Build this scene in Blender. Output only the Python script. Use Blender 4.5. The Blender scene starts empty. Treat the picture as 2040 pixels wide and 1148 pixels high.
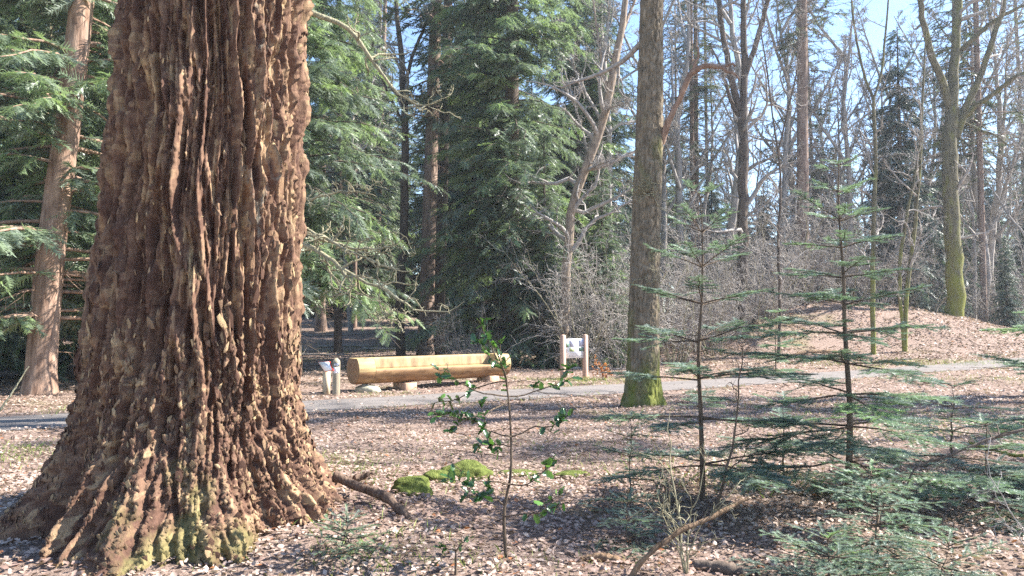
import bpy, math, random
import numpy as np
from mathutils import Vector, Matrix

# ------------------------------------------------------------------ camera, sky, sun, exposure
scene = bpy.context.scene
F = 1480.0                      # focal length in pixels of the 2040 x 1148 photograph
PITCH = math.atan(66 / F)
CAM = np.array([0.0, 0.0, 1.6])
cam_data = bpy.data.cameras.new('camera')
cam_data.sensor_width = 36.0
cam_data.lens = F / 2040 * 36.0
cam_data.clip_start = 0.05
cam_data.clip_end = 600
camera = bpy.data.objects.new('camera', cam_data)
scene.collection.objects.link(camera)
camera.location = CAM
camera.rotation_euler = (math.pi / 2 + PITCH, 0, 0)
scene.camera = camera

SUN_AZ = math.radians(79)       # from +Y towards +X
SUN_EL = math.radians(41)
S = Vector((math.cos(SUN_EL) * math.sin(SUN_AZ), math.cos(SUN_EL) * math.cos(SUN_AZ), math.sin(SUN_EL)))
world = bpy.data.worlds.new('World')
scene.world = world
world.use_nodes = True
wn = world.node_tree
wn.nodes.clear()
sky = wn.nodes.new('ShaderNodeTexSky')
sky.sky_type = 'NISHITA'
sky.sun_disc = False
sky.sun_elevation = SUN_EL
sky.sun_rotation = SUN_AZ
sky.dust_density = 0.2
sky.ozone_density = 3.0
sky.altitude = 800
bg = wn.nodes.new('ShaderNodeBackground')
bg.inputs['Strength'].default_value = 0.10
wo = wn.nodes.new('ShaderNodeOutputWorld')
wn.links.new(sky.outputs[0], bg.inputs['Color'])
wn.links.new(bg.outputs[0], wo.inputs['Surface'])
sun_data = bpy.data.lights.new('sun', 'SUN')
sun_data.energy = 5.0
sun_data.angle = math.radians(0.53)
sun_data.color = (1.0, 0.945, 0.865)
sun = bpy.data.objects.new('sun', sun_data)
scene.collection.objects.link(sun)
sun.rotation_euler = (-S).to_track_quat('-Z', 'Y').to_euler()
sun.location = (30, 10, 40)

vs = scene.view_settings
vs.view_transform = 'Standard'
vs.look = 'None'
vs.gamma = 1.0
vs.use_curve_mapping = False
vs.exposure = 1.92
cy = scene.cycles
cy.max_bounces = 6
cy.diffuse_bounces = 3
cy.glossy_bounces = 2
cy.transmission_bounces = 4
cy.volume_bounces = 0
cy.caustics_reflective = False
cy.caustics_refractive = False
cy.use_denoising = False
cy.sample_clamp_indirect = 4.0

COL = scene.collection
rng = np.random.default_rng(7)

# ------------------------------------------------------------------ pixel helpers
def ray(px, py):
    u = (px - 1020) / F
    v = (574 - py) / F
    return np.array([u, math.cos(PITCH) - v * math.sin(PITCH), math.sin(PITCH) + v * math.cos(PITCH)])

def P(px, py, D):
    d = ray(px, py)
    return CAM + d * (D / d[1])

# ------------------------------------------------------------------ noise
_perm = np.random.default_rng(1).permutation(512)
_perm = np.concatenate([_perm, _perm, _perm])
_grad = np.random.default_rng(2).normal(size=(512, 3))
_grad /= np.linalg.norm(_grad, axis=1)[:, None]

def perlin(x, y, z=0.0):
    x, y, z = np.broadcast_arrays(np.asarray(x, float), np.asarray(y, float), np.asarray(z, float))
    xi, yi, zi = np.floor(x).astype(int), np.floor(y).astype(int), np.floor(z).astype(int)
    xf, yf, zf = x - xi, y - yi, z - zi
    f = lambda t: t * t * t * (t * (t * 6 - 15) + 10)
    u, v, w = f(xf), f(yf), f(zf)
    def g(dx, dy, dz):
        h = _perm[(_perm[(_perm[(xi + dx) & 511] + yi + dy) & 511] + zi + dz) & 511]
        G = _grad[h]
        return G[..., 0] * (xf - dx) + G[..., 1] * (yf - dy) + G[..., 2] * (zf - dz)
    def l(a, b, t):
        return a + (b - a) * t
    return 1.6 * l(l(l(g(0, 0, 0), g(1, 0, 0), u), l(g(0, 1, 0), g(1, 1, 0), u), v),
                   l(l(g(0, 0, 1), g(1, 0, 1), u), l(g(0, 1, 1), g(1, 1, 1), u), v), w)

def fbm(x, y, z=0.0, o=3):
    s, a = 0, 1.0
    for i in range(o):
        s = s + a * perlin(x * 2 ** i + 17 * i, y * 2 ** i, np.asarray(z) * 2 ** i)
        a *= 0.5
    return s

def sstep(a, b, x):
    t = np.clip((x - a) / (b - a), 0, 1)
    return t * t * (3 - 2 * t)

def worley(u, v, su, sv, per, seed):
    """cells of size su x sv, wrapping in u after `per` metres; returns F1, F2, random id, offset in v, offset in u"""
    nu = max(3, int(round(per / su)))
    r = np.random.default_rng(seed)
    T = 2048
    jx, jy, ids = r.random(T), r.random(T), r.random(T)
    pr = np.random.default_rng(seed + 5).permutation(T)
    x, y = u / per * nu, v / sv
    xi, yi = np.floor(x).astype(int), np.floor(y).astype(int)
    F1 = np.full(x.shape, 9.0); F2 = np.full(x.shape, 9.0)
    idv = np.zeros(x.shape); ov = np.zeros(x.shape); ou = np.zeros(x.shape)
    for dx in (-1, 0, 1):
        for dy in (-1, 0, 1):
            h = pr[(pr[((xi + dx) % nu) % T] + (yi + dy)) % T]
            ax = xi + dx + 0.1 + 0.8 * jx[h] - x
            ay = yi + dy + 0.1 + 0.8 * jy[h] - y
            d = np.sqrt(ax * ax + ay * ay)
            new = d < F1
            F2 = np.where(new, F1, np.minimum(F2, d))
            F1 = np.where(new, d, F1)
            idv = np.where(new, ids[h], idv)
            ov = np.where(new, ay, ov); ou = np.where(new, ax, ou)
    return F1, F2, idv, ov, ou

# ------------------------------------------------------------------ ground shape
PATH = np.array([(-30, 3.0), (-14, 8.6), (-7.7, 11.8), (-3.8, 14.0), (-1.28, 15.6), (2.1, 17.4), (6.5, 20.0),
                 (10.2, 22.4), (14.5, 25.4), (19.5, 28.2), (28, 31.5), (48, 36)], float)

def smooth_path(n=260):
    d = np.concatenate([[0], np.cumsum(np.linalg.norm(np.diff(PATH, axis=0), axis=1))])
    t = np.linspace(0, d[-1], n)
    p = np.stack([np.interp(t, d, PATH[:, 0]), np.interp(t, d, PATH[:, 1])], 1)
    for _ in range(60):
        p[1:-1] = 0.25 * p[:-2] + 0.5 * p[1:-1] + 0.25 * p[2:]
    return p
CENTRE = smooth_path()
PATH_W = 0.95

def path_dist(x, y):
    x = np.asarray(x, float); y = np.asarray(y, float)
    sh = x.shape
    q = np.stack([x.ravel(), y.ravel()], 1)
    out = np.full(len(q), 99.0)
    for i in range(0, len(q), 20000):
        c = q[i:i + 20000]
        d2 = ((c[:, None, :] - CENTRE[None, ::2, :]) ** 2).sum(2)
        out[i:i + 20000] = np.sqrt(d2.min(1))
    return out.reshape(sh)

TX, TY = -2.47, 6.0          # the great fir's axis
def gh_smooth(x, y):
    x = np.asarray(x, float); y = np.asarray(y, float)
    z = 2.4 * sstep(24, 72, y)
    z = z + 2.05 * np.exp(-(np.abs(x - 15.5) / 9.0) ** 3.2 - (np.abs(y - 38.0) / 5.6) ** 2.6)
    z = z + 0.17 * np.exp(-(((x - TX) ** 2 + (y - TY) ** 2) / 1.9 ** 2) ** 1.5)
    return z

def gh(x, y):
    x = np.asarray(x, float); y = np.asarray(y, float)
    pd = path_dist(x, y)
    k = sstep(0.9, 2.2, pd)
    b = 0.07 * perlin(x * 0.5, y * 0.5, 3.3) + 0.035 * perlin(x * 1.4, y * 1.4, 8.1) + 0.12 * perlin(x * 0.2, y * 0.2, 1.1) * sstep(10, 30, y)
    mnd = np.exp(-(np.abs(x - 15.5) / 9.0) ** 3.2 - (np.abs(y - 38.0) / 5.6) ** 2.6)
    b = b + mnd * (0.16 * perlin(x * 0.6, y * 0.6, 4.4) + 0.10 * perlin(x * 1.6, y * 1.6, 2.2))
    return gh_smooth(x, y) + b * k

def gz(x, y):
    return float(gh(np.array([x]), np.array([y]))[0])

def ground_at(px, py):
    d = ray(px, py)
    t = 3.0
    for _ in range(4000):
        p = CAM + d * t
        if p[2] <= gz(p[0], p[1]):
            break
        t += 0.05
    return p

# ------------------------------------------------------------------ mesh builder
class MB:
    def __init__(self):
        self.v, self.f3, self.f4, self.r, self.n = [], [], [], [], 0
        self.m3, self.m4 = [], []
        self.x = {}
    def add(self, V, Fc, r=0.5, mat=0):
        V = np.asarray(V, float).reshape(-1, 3)
        Fc = np.asarray(Fc, int)
        self.v.append(V)
        self.r.append(np.broadcast_to(np.asarray(r, float), (len(V),)))
        (self.f3 if Fc.shape[1] == 3 else self.f4).append(Fc + self.n)
        (self.m3 if Fc.shape[1] == 3 else self.m4).append(np.full(len(Fc), mat))
        self.n += len(V)
        return self
    def merge(self, o, M=None):
        for V in o.v:
            pass
        V = np.concatenate(o.v)
        if M is not None:
            V = V @ np.array(M)[:3, :3].T + np.array(M)[:3, 3]
        self.v.append(V); self.r.append(np.concatenate(o.r))
        for f, m in zip(o.f3, o.m3):
            self.f3.append(f + self.n); self.m3.append(m)
        for f, m in zip(o.f4, o.m4):
            self.f4.append(f + self.n); self.m4.append(m)
        self.n += len(V)
    def mesh(self, name, mats, smooth=False, attrs=None):
        V = np.concatenate(self.v)
        f3 = np.concatenate(self.f3) if self.f3 else np.zeros((0, 3), int)
        f4 = np.concatenate(self.f4) if self.f4 else np.zeros((0, 4), int)
        me = bpy.data.meshes.new(name)
        me.vertices.add(len(V))
        me.vertices.foreach_set('co', V.astype(np.float32).ravel())
        nl = f3.size + f4.size
        me.loops.add(nl)
        me.loops.foreach_set('vertex_index', np.concatenate([f3.ravel(), f4.ravel()]).astype(np.int32))
        me.polygons.add(len(f3) + len(f4))
        st = np.concatenate([np.arange(len(f3)) * 3, f3.size + np.arange(len(f4)) * 4]).astype(np.int32)
        me.polygons.foreach_set('loop_start', st)
        if not isinstance(mats, (list, tuple)):
            mats = [mats]
        for m in mats:
            me.materials.append(m)
        mi = np.concatenate(self.m3 + self.m4).astype(np.int32)
        me.polygons.foreach_set('material_index', mi)
        if smooth:
            me.polygons.foreach_set('use_smooth', np.ones(len(mi), bool))
        me.update(calc_edges=True)
        a = me.attributes.new('rnd', 'FLOAT', 'POINT')
        a.data.foreach_set('value', np.concatenate(self.r).astype(np.float32))
        for k, val in (attrs or {}).items():
            a = me.attributes.new(k, 'FLOAT', 'POINT')
            a.data.foreach_set('value', np.asarray(val, np.float32))
        return me
    def build(self, name, mats, parent=None, smooth=False, attrs=None):
        o = bpy.data.objects.new(name, self.mesh(name, mats, smooth, attrs))
        COL.objects.link(o)
        if parent:
            o.parent = parent
        return o

def tag(o, label=None, cat=None, group=None, kind=None):
    if label: o['label'] = label
    if cat: o['category'] = cat
    if group: o['group'] = group
    if kind: o['kind'] = kind
    return o

def empty(name, loc, rz=0.0):
    o = bpy.data.objects.new(name, None)
    o.empty_display_size = 0.2
    COL.objects.link(o)
    o.location = loc
    o.rotation_euler = (0, 0, rz)
    return o

def mesh_obj(name, me, parent=None, loc=(0, 0, 0)):
    o = bpy.data.objects.new(name, me)
    COL.objects.link(o)
    if parent: o.parent = parent
    o.location = loc
    return o

def copy_tree(o, parent=None):
    c = o.copy()
    COL.objects.link(c)
    c.parent = parent
    for ch in o.children:
        copy_tree(ch, c)
    return c

def tubes(Pn, R, k=4, cap=False):
    """Pn (m,n,3), R (m,n) -> verts, quads for m tubes of n rings of k sides"""
    Pn = np.asarray(Pn, float); R = np.asarray(R, float)
    if Pn.ndim == 2:
        Pn = Pn[None]; R = R[None]
    m, n, _ = Pn.shape
    T = np.gradient(Pn, axis=1)
    T /= np.linalg.norm(T, axis=2, keepdims=True) + 1e-9
    av = T.mean(1)
    ref = np.where(np.abs(av[:, 2:3]) < 0.8, np.array([[0, 0, 1.0]]), np.array([[0.31, 0.95, 0.0]]))[:, None, :]
    B = np.cross(T, ref); B /= np.linalg.norm(B, axis=2, keepdims=True) + 1e-9
    N = np.cross(B, T)
    a = np.linspace(0, 2 * np.pi, k, endpoint=False)
    V = Pn[:, :, None, :] + R[:, :, None, None] * (np.cos(a)[None, None, :, None] * B[:, :, None, :] + np.sin(a)[None, None, :, None] * N[:, :, None, :])
    i = np.arange(n - 1)[:, None]; j = np.arange(k)[None, :]
    q = np.stack([i * k + j, i * k + (j + 1) % k, (i + 1) * k + (j + 1) % k, (i + 1) * k + j], -1).reshape(-1, 4)
    Fq = (q[None] + (np.arange(m) * n * k)[:, None, None]).reshape(-1, 4)
    return V.reshape(-1, 3), Fq

def resample(pts, n, smooth=0):
    pts = np.asarray(pts, float)
    d = np.concatenate([[0], np.cumsum(np.linalg.norm(np.diff(pts, axis=0), axis=1))])
    t = np.linspace(0, d[-1], n)
    q = np.stack([np.interp(t, d, pts[:, i]) for i in range(pts.shape[1])], 1)
    for _ in range(smooth):
        q[1:-1] = 0.25 * q[:-2] + 0.5 * q[1:-1] + 0.25 * q[2:]
    return q

def unit(v):
    return v / (np.linalg.norm(v, axis=-1, keepdims=True) + 1e-9)

def grow(rng, PP, PR, count, lenf, n, ang, up=0.0, wig=0.25, t0=0.15, t1=1.0, rf=0.6, rtip=0.0025, minlen=0.12, tip_len=0.4):
    """child branches for all parents at once"""
    m, pn, _ = PP.shape
    plen = np.linalg.norm(np.diff(PP, axis=1), axis=2).sum(1)
    idx = np.repeat(np.arange(m), count)
    c = len(idx)
    t = rng.uniform(t0, t1, c)
    s = t * (pn - 1)
    i0 = np.clip(np.floor(s).astype(int), 0, pn - 2)
    fr = (s - i0)[:, None]
    pos = PP[idx, i0] * (1 - fr) + PP[idx, i0 + 1] * fr
    rad = PR[idx, i0] * (1 - fr[:, 0]) + PR[idx, i0 + 1] * fr[:, 0]
    T = unit(PP[idx, i0 + 1] - PP[idx, i0])
    rnd = rng.normal(size=(c, 3))
    perp = unit(rnd - (rnd * T).sum(1, keepdims=True) * T)
    a = np.radians(rng.normal(ang, 12, c))[:, None]
    d = unit(T * np.cos(a) + perp * np.sin(a))
    L = np.maximum(minlen, lenf * plen[idx] * (1 - (1 - tip_len) * t) * rng.uniform(0.6, 1.3, c))
    pts = [pos]
    cur = pos
    for k in range(1, n):
        d = unit(d + rng.normal(size=(c, 3)) * wig + np.array([0, 0, up]))
        cur = cur + d * (L / (n - 1))[:, None]
        pts.append(cur)
    Pn = np.stack(pts, 1)
    r0 = np.minimum(rad * rf, L * 0.035 + 0.003)
    r0 = np.maximum(r0, rtip)
    tt = np.linspace(0, 1, n)[None, :]
    R = r0[:, None] * (1 - tt) ** 0.8 + rtip * tt ** 0.8
    return Pn, R

def instance(tv, tf, pos, ax, ay, az, rnd):
    """copies of a template (tv, tf) into frames given by columns ax, ay, az (scaled) at pos"""
    c = len(pos); n = len(tv)
    V = pos[:, None, :] + tv[None, :, 0, None] * ax[:, None, :] + tv[None, :, 1, None] * ay[:, None, :] + tv[None, :, 2, None] * az[:, None, :]
    Fi = (tf[None] + (np.arange(c) * n)[:, None, None]).reshape(-1, tf.shape[1])
    return V.reshape(-1, 3), Fi, np.repeat(rnd, n)

# ------------------------------------------------------------------ materials
def new_mat(name):
    m = bpy.data.materials.new(name)
    m.use_nodes = True
    nt = m.node_tree
    nt.nodes.clear()
    out = nt.nodes.new('ShaderNodeOutputMaterial')
    b = nt.nodes.new('ShaderNodeBsdfPrincipled')
    nt.links.new(b.outputs[0], out.inputs['Surface'])
    return m, nt, b, out

def ramp(nt, src, stops):
    r = nt.nodes.new('ShaderNodeValToRGB')
    e = r.color_ramp.elements
    while len(e) < len(stops):
        e.new(0.5)
    for i, (p, c) in enumerate(stops):
        e[i].position = p
        e[i].color = (*c, 1)
    nt.links.new(src, r.inputs[0])
    return r.outputs[0]

def attr(nt, name):
    a = nt.nodes.new('ShaderNodeAttribute')
    a.attribute_name = name
    return a.outputs['Fac']

def noise(nt, scale, detail=4, vec=None, stretch=None, rough=0.55):
    n = nt.nodes.new('ShaderNodeTexNoise')
    n.inputs['Scale'].default_value = scale
    n.inputs['Detail'].default_value = detail
    n.inputs['Roughness'].default_value = rough
    tc = nt.nodes.new('ShaderNodeTexCoord')
    v = tc.outputs['Object']
    if stretch:
        mp = nt.nodes.new('ShaderNodeMapping')
        mp.inputs['Scale'].default_value = stretch
        nt.links.new(v, mp.inputs['Vector'])
        v = mp.outputs[0]
    nt.links.new(v, n.inputs['Vector'])
    return n.outputs['Fac']

def mix(nt, fac, a, b, mode='MIX'):
    m = nt.nodes.new('ShaderNodeMix')
    m.data_type = 'RGBA'
    m.blend_type = mode
    for s, x in ((m.inputs[0], fac), (m.inputs[6], a), (m.inputs[7], b)):
        if isinstance(x, (int, float)):
            s.default_value = x
        elif isinstance(x, tuple):
            s.default_value = (*x, 1)
        else:
            nt.links.new(x, s)
    return m.outputs[2]

def math_node(nt, op, a, b=0.0):
    m = nt.nodes.new('ShaderNodeMath')
    m.operation = op
    m.use_clamp = False
    for s, x in ((m.inputs[0], a), (m.inputs[1], b)):
        if isinstance(x, (int, float)):
            s.default_value = x
        else:
            nt.links.new(x, s)
    return m.outputs[0]

def bump(nt, b, h, strength=0.5, dist=0.02):
    n = nt.nodes.new('ShaderNodeBump')
    n.inputs['Strength'].default_value = strength
    n.inputs['Distance'].default_value = dist
    nt.links.new(h, n.inputs['Height'])
    nt.links.new(n.outputs[0], b.inputs['Normal'])

def leafy(name, stops, trans=0.3, rough=0.5, spec=0.4, nscale=None):
    m, nt, b, out = new_mat(name)
    c = ramp(nt, attr(nt, 'rnd'), stops)
    if nscale:
        c = mix(nt, 1.0, c, ramp(nt, noise(nt, nscale, 3), [(0.3, (0.7, 0.7, 0.7)), (0.7, (1.25, 1.25, 1.25))]), 'MULTIPLY')
    nt.links.new(c, b.inputs['Base Color'])
    b.inputs['Roughness'].default_value = rough
    b.inputs['Specular IOR Level'].default_value = spec
    if trans > 0:
        t = nt.nodes.new('ShaderNodeBsdfTranslucent')
        nt.links.new(mix(nt, 1.0, c, (1.1, 1.2, 0.75), 'MULTIPLY'), t.inputs['Color'])
        ms = nt.nodes.new('ShaderNodeMixShader')
        ms.inputs[0].default_value = trans
        nt.links.new(b.outputs[0], ms.inputs[1])
        nt.links.new(t.outputs[0], ms.inputs[2])
        nt.links.new(ms.outputs[0], out.inputs['Surface'])
    return m

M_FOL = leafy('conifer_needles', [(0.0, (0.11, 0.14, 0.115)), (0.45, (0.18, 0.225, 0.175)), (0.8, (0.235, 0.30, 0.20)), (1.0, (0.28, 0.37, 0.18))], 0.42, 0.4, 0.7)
M_FOL_DARK = leafy('dark_needles', [(0.0, (0.07, 0.105, 0.09)), (0.6, (0.11, 0.16, 0.13)), (1.0, (0.16, 0.22, 0.15))], 0.25, 0.45, 0.5)
M_FOL_PINE = leafy('pine_needles', [(0.0, (0.06, 0.08, 0.05)), (0.6, (0.11, 0.14, 0.08)), (1.0, (0.16, 0.18, 0.10))], 0.25, 0.45, 0.5)
M_NEEDLE = leafy('sapling_needles', [(0.0, (0.13, 0.18, 0.155)), (0.5, (0.19, 0.26, 0.215)), (0.85, (0.23, 0.33, 0.22)), (1.0, (0.25, 0.38, 0.17))], 0.35, 0.45, 0.5)
M_HOLLY = leafy('holly_leaf', [(0.0, (0.025, 0.065, 0.02)), (0.7, (0.05, 0.12, 0.03)), (1.0, (0.12, 0.25, 0.05))], 0.25, 0.22, 0.7)
M_LITTER = leafy('dead_leaves', [(0.0, (0.18, 0.115, 0.092)), (0.25, (0.29, 0.20, 0.165)), (0.5, (0.39, 0.29, 0.235)), (0.8, (0.50, 0.395, 0.33)), (0.97, (0.62, 0.51, 0.44)), (1.0, (0.34, 0.14, 0.06))], 0.12, 0.55, 0.35)
M_BEECH = leafy('copper_beech_leaves', [(0.0, (0.33, 0.11, 0.03)), (1.0, (0.52, 0.22, 0.07))], 0.35, 0.5, 0.3)
M_GRASS = leafy('grass_blades', [(0.0, (0.09, 0.14, 0.03)), (0.6, (0.19, 0.26, 0.055)), (1.0, (0.36, 0.36, 0.14))], 0.3, 0.5, 0.3)
M_SPROUT = leafy('sprout_leaves', [(0.0, (0.12, 0.24, 0.05)), (1.0, (0.25, 0.42, 0.09))], 0.3, 0.45, 0.4)

def m_bark(name, dark, light, moss=None, moss_h=0.0, scale=1.0, moss_side=0.0):
    m, nt, b, out = new_mat(name)
    n1 = noise(nt, 9 * scale, 6, stretch=(1, 1, 0.16))
    n2 = noise(nt, 2.2 * scale, 4)
    c = ramp(nt, n1, [(0.3, dark), (0.7, light)])
    c = mix(nt, 1.0, c, ramp(nt, n2, [(0.3, (0.7, 0.7, 0.72)), (0.75, (1.2, 1.15, 1.1))]), 'MULTIPLY')
    if moss:
        tc = nt.nodes.new('ShaderNodeTexCoord')
        sep = nt.nodes.new('ShaderNodeSeparateXYZ')
        nt.links.new(tc.outputs['Object'], sep.inputs[0])
        zz = math_node(nt, 'MULTIPLY', sep.outputs[2], -1.0 / moss_h)
        zz = math_node(nt, 'ADD', zz, 1.0)
        zz = math_node(nt, 'MAXIMUM', zz, moss_side)
        mf = math_node(nt, 'ADD', zz, math_node(nt, 'MULTIPLY', math_node(nt, 'SUBTRACT', noise(nt, 3.0, 5, stretch=(1, 1, 0.4)), 0.5), 2.6))
        mr = ramp(nt, mf, [(0.3, (0, 0, 0)), (1.0, (1, 1, 1))])
        c = mix(nt, mr, c, mix(nt, noise(nt, 25, 3), (moss[0] * 0.6, moss[1] * 0.6, moss[2] * 0.6), moss))
    nt.links.new(c, b.inputs['Base Color'])
    b.inputs['Roughness'].default_value = 0.9
    b.inputs['Specular IOR Level'].default_value = 0.15
    bump(nt, b, n1, 0.9, 0.04)
    return m

M_OAK = m_bark('oak_bark', (0.105, 0.088, 0.06), (0.31, 0.255, 0.185), (0.17, 0.185, 0.045), 2.2, 2.2, 0.12)
M_MOSSY = m_bark('mossy_bark', (0.08, 0.075, 0.05), (0.22, 0.2, 0.13), (0.24, 0.25, 0.06), 7.0, 1.5, 0.25)
M_DARKBARK = m_bark('dark_bark', (0.06, 0.05, 0.042), (0.17, 0.135, 0.11), None, 0, 1.5)
M_PINKBARK = m_bark('red_bark', (0.16, 0.095, 0.065), (0.42, 0.30, 0.23), None, 0, 1.3)
M_PINE = m_bark('pine_bark', (0.15, 0.105, 0.085), (0.33, 0.25, 0.205), None, 0, 1.0)
M_PALE = m_bark('pale_bark', (0.18, 0.14, 0.105), (0.40, 0.33, 0.26), None, 0, 2.0)
M_TWIG = m_bark('grey_twigs', (0.24, 0.222, 0.205), (0.46, 0.435, 0.405), None, 0, 2.0)
M_TWIGG = m_bark('lichen_twigs', (0.20, 0.19, 0.12), (0.44, 0.41, 0.28), None, 0, 4.0)
M_WOOD = m_bark('dead_wood', (0.12, 0.08, 0.05), (0.30, 0.205, 0.13), None, 0, 3.0)
M_OLDWOOD = m_bark('old_dark_wood', (0.07, 0.05, 0.038), (0.22, 0.155, 0.115), None, 0, 3.0)
M_STEM = m_bark('sapling_bark', (0.08, 0.06, 0.045), (0.20, 0.155, 0.115), None, 0, 6.0)

def m_timber(name, a, b_, scale=3.0, stretch=(1, 1, 0.08), rough=0.7, knots=False):
    m, nt, b, out = new_mat(name)
    n1 = noise(nt, 14 * scale, 6, stretch=stretch)
    c = ramp(nt, n1, [(0.3, a), (0.7, b_)])
    if knots:
        k = noise(nt, 3.2, 5, stretch=(1.0, 2.4, 2.4), rough=0.65)
        c = mix(nt, ramp(nt, k, [(0.46, (0, 0, 0)), (0.62, (1, 1, 1))]), c, (0.17, 0.09, 0.038))
    nt.links.new(c, b.inputs['Base Color'])
    b.inputs['Roughness'].default_value = rough
    bump(nt, b, n1, 0.35, 0.01)
    return m
M_LOGFRESH = m_timber('peeled_timber', (0.30, 0.21, 0.088), (0.47, 0.35, 0.165), 1.2, (0.15, 1, 1))
M_LOGROUND = m_timber('brown_log', (0.20, 0.10, 0.042), (0.38, 0.23, 0.105), 0.8, (0.12, 1, 1), knots=True)  # darker brown with knots, for the lower round of the bench log
M_SAWN = m_timber('chainsawn_back', (0.20, 0.125, 0.06), (0.46, 0.33, 0.165), 0.55, (1.0, 1.0, 0.25))
M_LOGEND = m_timber('log_end_grain', (0.16, 0.10, 0.06), (0.30, 0.20, 0.12), 1.0, (1, 1, 1))
M_POSTPINK = m_timber('hardwood_post', (0.40, 0.24, 0.165), (0.56, 0.375, 0.28))
M_POSTPALE = m_timber('pale_post', (0.45, 0.36, 0.24), (0.62, 0.52, 0.38))
M_POSTGREY = m_timber('weathered_post', (0.22, 0.18, 0.12), (0.36, 0.31, 0.22))
M_BLOCK = m_timber('cut_block', (0.33, 0.19, 0.11), (0.55, 0.36, 0.24), 1.0)

def flat(name, c, rough=0.5, nz=0.0):
    m, nt, b, out = new_mat(name)
    if nz:
        nt.links.new(mix(nt, 1.0, c, ramp(nt, noise(nt, 20, 4), [(0.3, (1 - nz,) * 3), (0.7, (1 + nz,) * 3)]), 'MULTIPLY'), b.inputs['Base Color'])
    else:
        b.inputs['Base Color'].default_value = (*c, 1)
    b.inputs['Roughness'].default_value = rough
    return m
M_WHITE = flat('white_panel', (0.84, 0.85, 0.87), 0.35, 0.06)
M_PRINT = flat('print_violet', (0.50, 0.50, 0.62), 0.35, 0.06)
M_PHOTO1 = flat('print_meadow', (0.33, 0.40, 0.20), 0.35, 0.35)
M_PHOTO2 = flat('print_wood', (0.12, 0.20, 0.14), 0.35, 0.4)
M_RED = flat('red_edge', (0.62, 0.06, 0.04), 0.4)
M_NAVY = flat('navy_plate', (0.035, 0.045, 0.08), 0.4)
M_INK = flat('ink', (0.12, 0.12, 0.14), 0.6)
M_STONE = flat('boulder_stone', (0.33, 0.32, 0.24), 0.9, 0.35)

def m_moss():
    m, nt, b, out = new_mat('moss')
    c = ramp(nt, noise(nt, 22, 6), [(0.3, (0.075, 0.095, 0.025)), (0.55, (0.14, 0.17, 0.045)), (0.75, (0.25, 0.265, 0.08))])
    nt.links.new(c, b.inputs['Base Color'])
    b.inputs['Roughness'].default_value = 1.0
    b.inputs['Specular IOR Level'].default_value = 0.1
    bump(nt, b, noise(nt, 70, 5), 1.0, 0.03)
    return m
M_MOSS = m_moss()

def m_ground():
    m, nt, b, out = new_mat('forest_floor')
    n1 = noise(nt, 16, 8, rough=0.7)
    c = ramp(nt, n1, [(0.25, (0.13, 0.09, 0.073)), (0.45, (0.25, 0.18, 0.145)), (0.6, (0.36, 0.27, 0.225)), (0.8, (0.47, 0.37, 0.32))])
    big = noise(nt, 0.45, 5)
    c = mix(nt, ramp(nt, big, [(0.56, (0, 0, 0)), (0.75, (0.7, 0.7, 0.7))]), c, mix(nt, n1, (0.10, 0.11, 0.04), (0.25, 0.25, 0.10)))
    nt.links.new(c, b.inputs['Base Color'])
    b.inputs['Roughness'].default_value = 0.95
    b.inputs['Specular IOR Level'].default_value = 0.1
    bump(nt, b, noise(nt, 30, 6, rough=0.7), 1.0, 0.05)
    return m
M_GROUND = m_ground()

def m_path():
    m, nt, b, out = new_mat('path_gravel')
    n1 = noise(nt, 60, 6, rough=0.75)
    c = ramp(nt, n1, [(0.3, (0.14, 0.125, 0.118)), (0.6, (0.225, 0.205, 0.195)), (0.8, (0.31, 0.285, 0.27))])
    c = mix(nt, 1.0, c, ramp(nt, noise(nt, 1.1, 4), [(0.3, (0.8, 0.8, 0.8)), (0.7, (1.12, 1.1, 1.08))]), 'MULTIPLY')
    nt.links.new(c, b.inputs['Base Color'])
    b.inputs['Roughness'].default_value = 0.95
    b.inputs['Specular IOR Level'].default_value = 0.15
    bump(nt, b, n1, 0.7, 0.015)
    return m
M_PATH = m_path()

def m_bigbark():
    m, nt, b, out = new_mat('great_fir_bark')
    c = ramp(nt, attr(nt, 'rnd'), [(0.0, (0.058, 0.032, 0.024)), (0.35, (0.112, 0.062, 0.044)), (0.6, (0.195, 0.12, 0.08)), (0.8, (0.33, 0.228, 0.138)), (1.0, (0.50, 0.37, 0.21))])
    n2 = noise(nt, 48, 7, stretch=(1, 1, 0.28), rough=0.7)
    c = mix(nt, 1.0, c, ramp(nt, n2, [(0.25, (0.6, 0.58, 0.56)), (0.7, (1.3, 1.27, 1.22))]), 'MULTIPLY')
    lich = ramp(nt, math_node(nt, 'MULTIPLY', attr(nt, 'lichen'), noise(nt, 30, 5, rough=0.7)), [(0.3, (0, 0, 0)), (0.5, (1, 1, 1))])
    c = mix(nt, lich, c, (0.27, 0.25, 0.20))
    mossn = math_node(nt, 'MULTIPLY', attr(nt, 'moss'), math_node(nt, 'ADD', noise(nt, 14, 6, rough=0.7), 0.25))
    mm = ramp(nt, mossn, [(0.38, (0, 0, 0)), (0.66, (0.8, 0.8, 0.8))])
    c = mix(nt, mm, c, mix(nt, noise(nt, 60, 4), (0.085, 0.085, 0.035), (0.32, 0.27, 0.11)))
    nt.links.new(c, b.inputs['Base Color'])
    b.inputs['Roughness'].default_value = 0.85
    b.inputs['Specular IOR Level'].default_value = 0.2
    n3 = noise(nt, 130, 5, stretch=(1, 1, 0.6), rough=0.75)
    bump(nt, b, math_node(nt, 'ADD', n2, math_node(nt, 'MULTIPLY', n3, 0.5)), 0.75, 0.014)
    return m
M_BIGBARK = m_bigbark()

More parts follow.
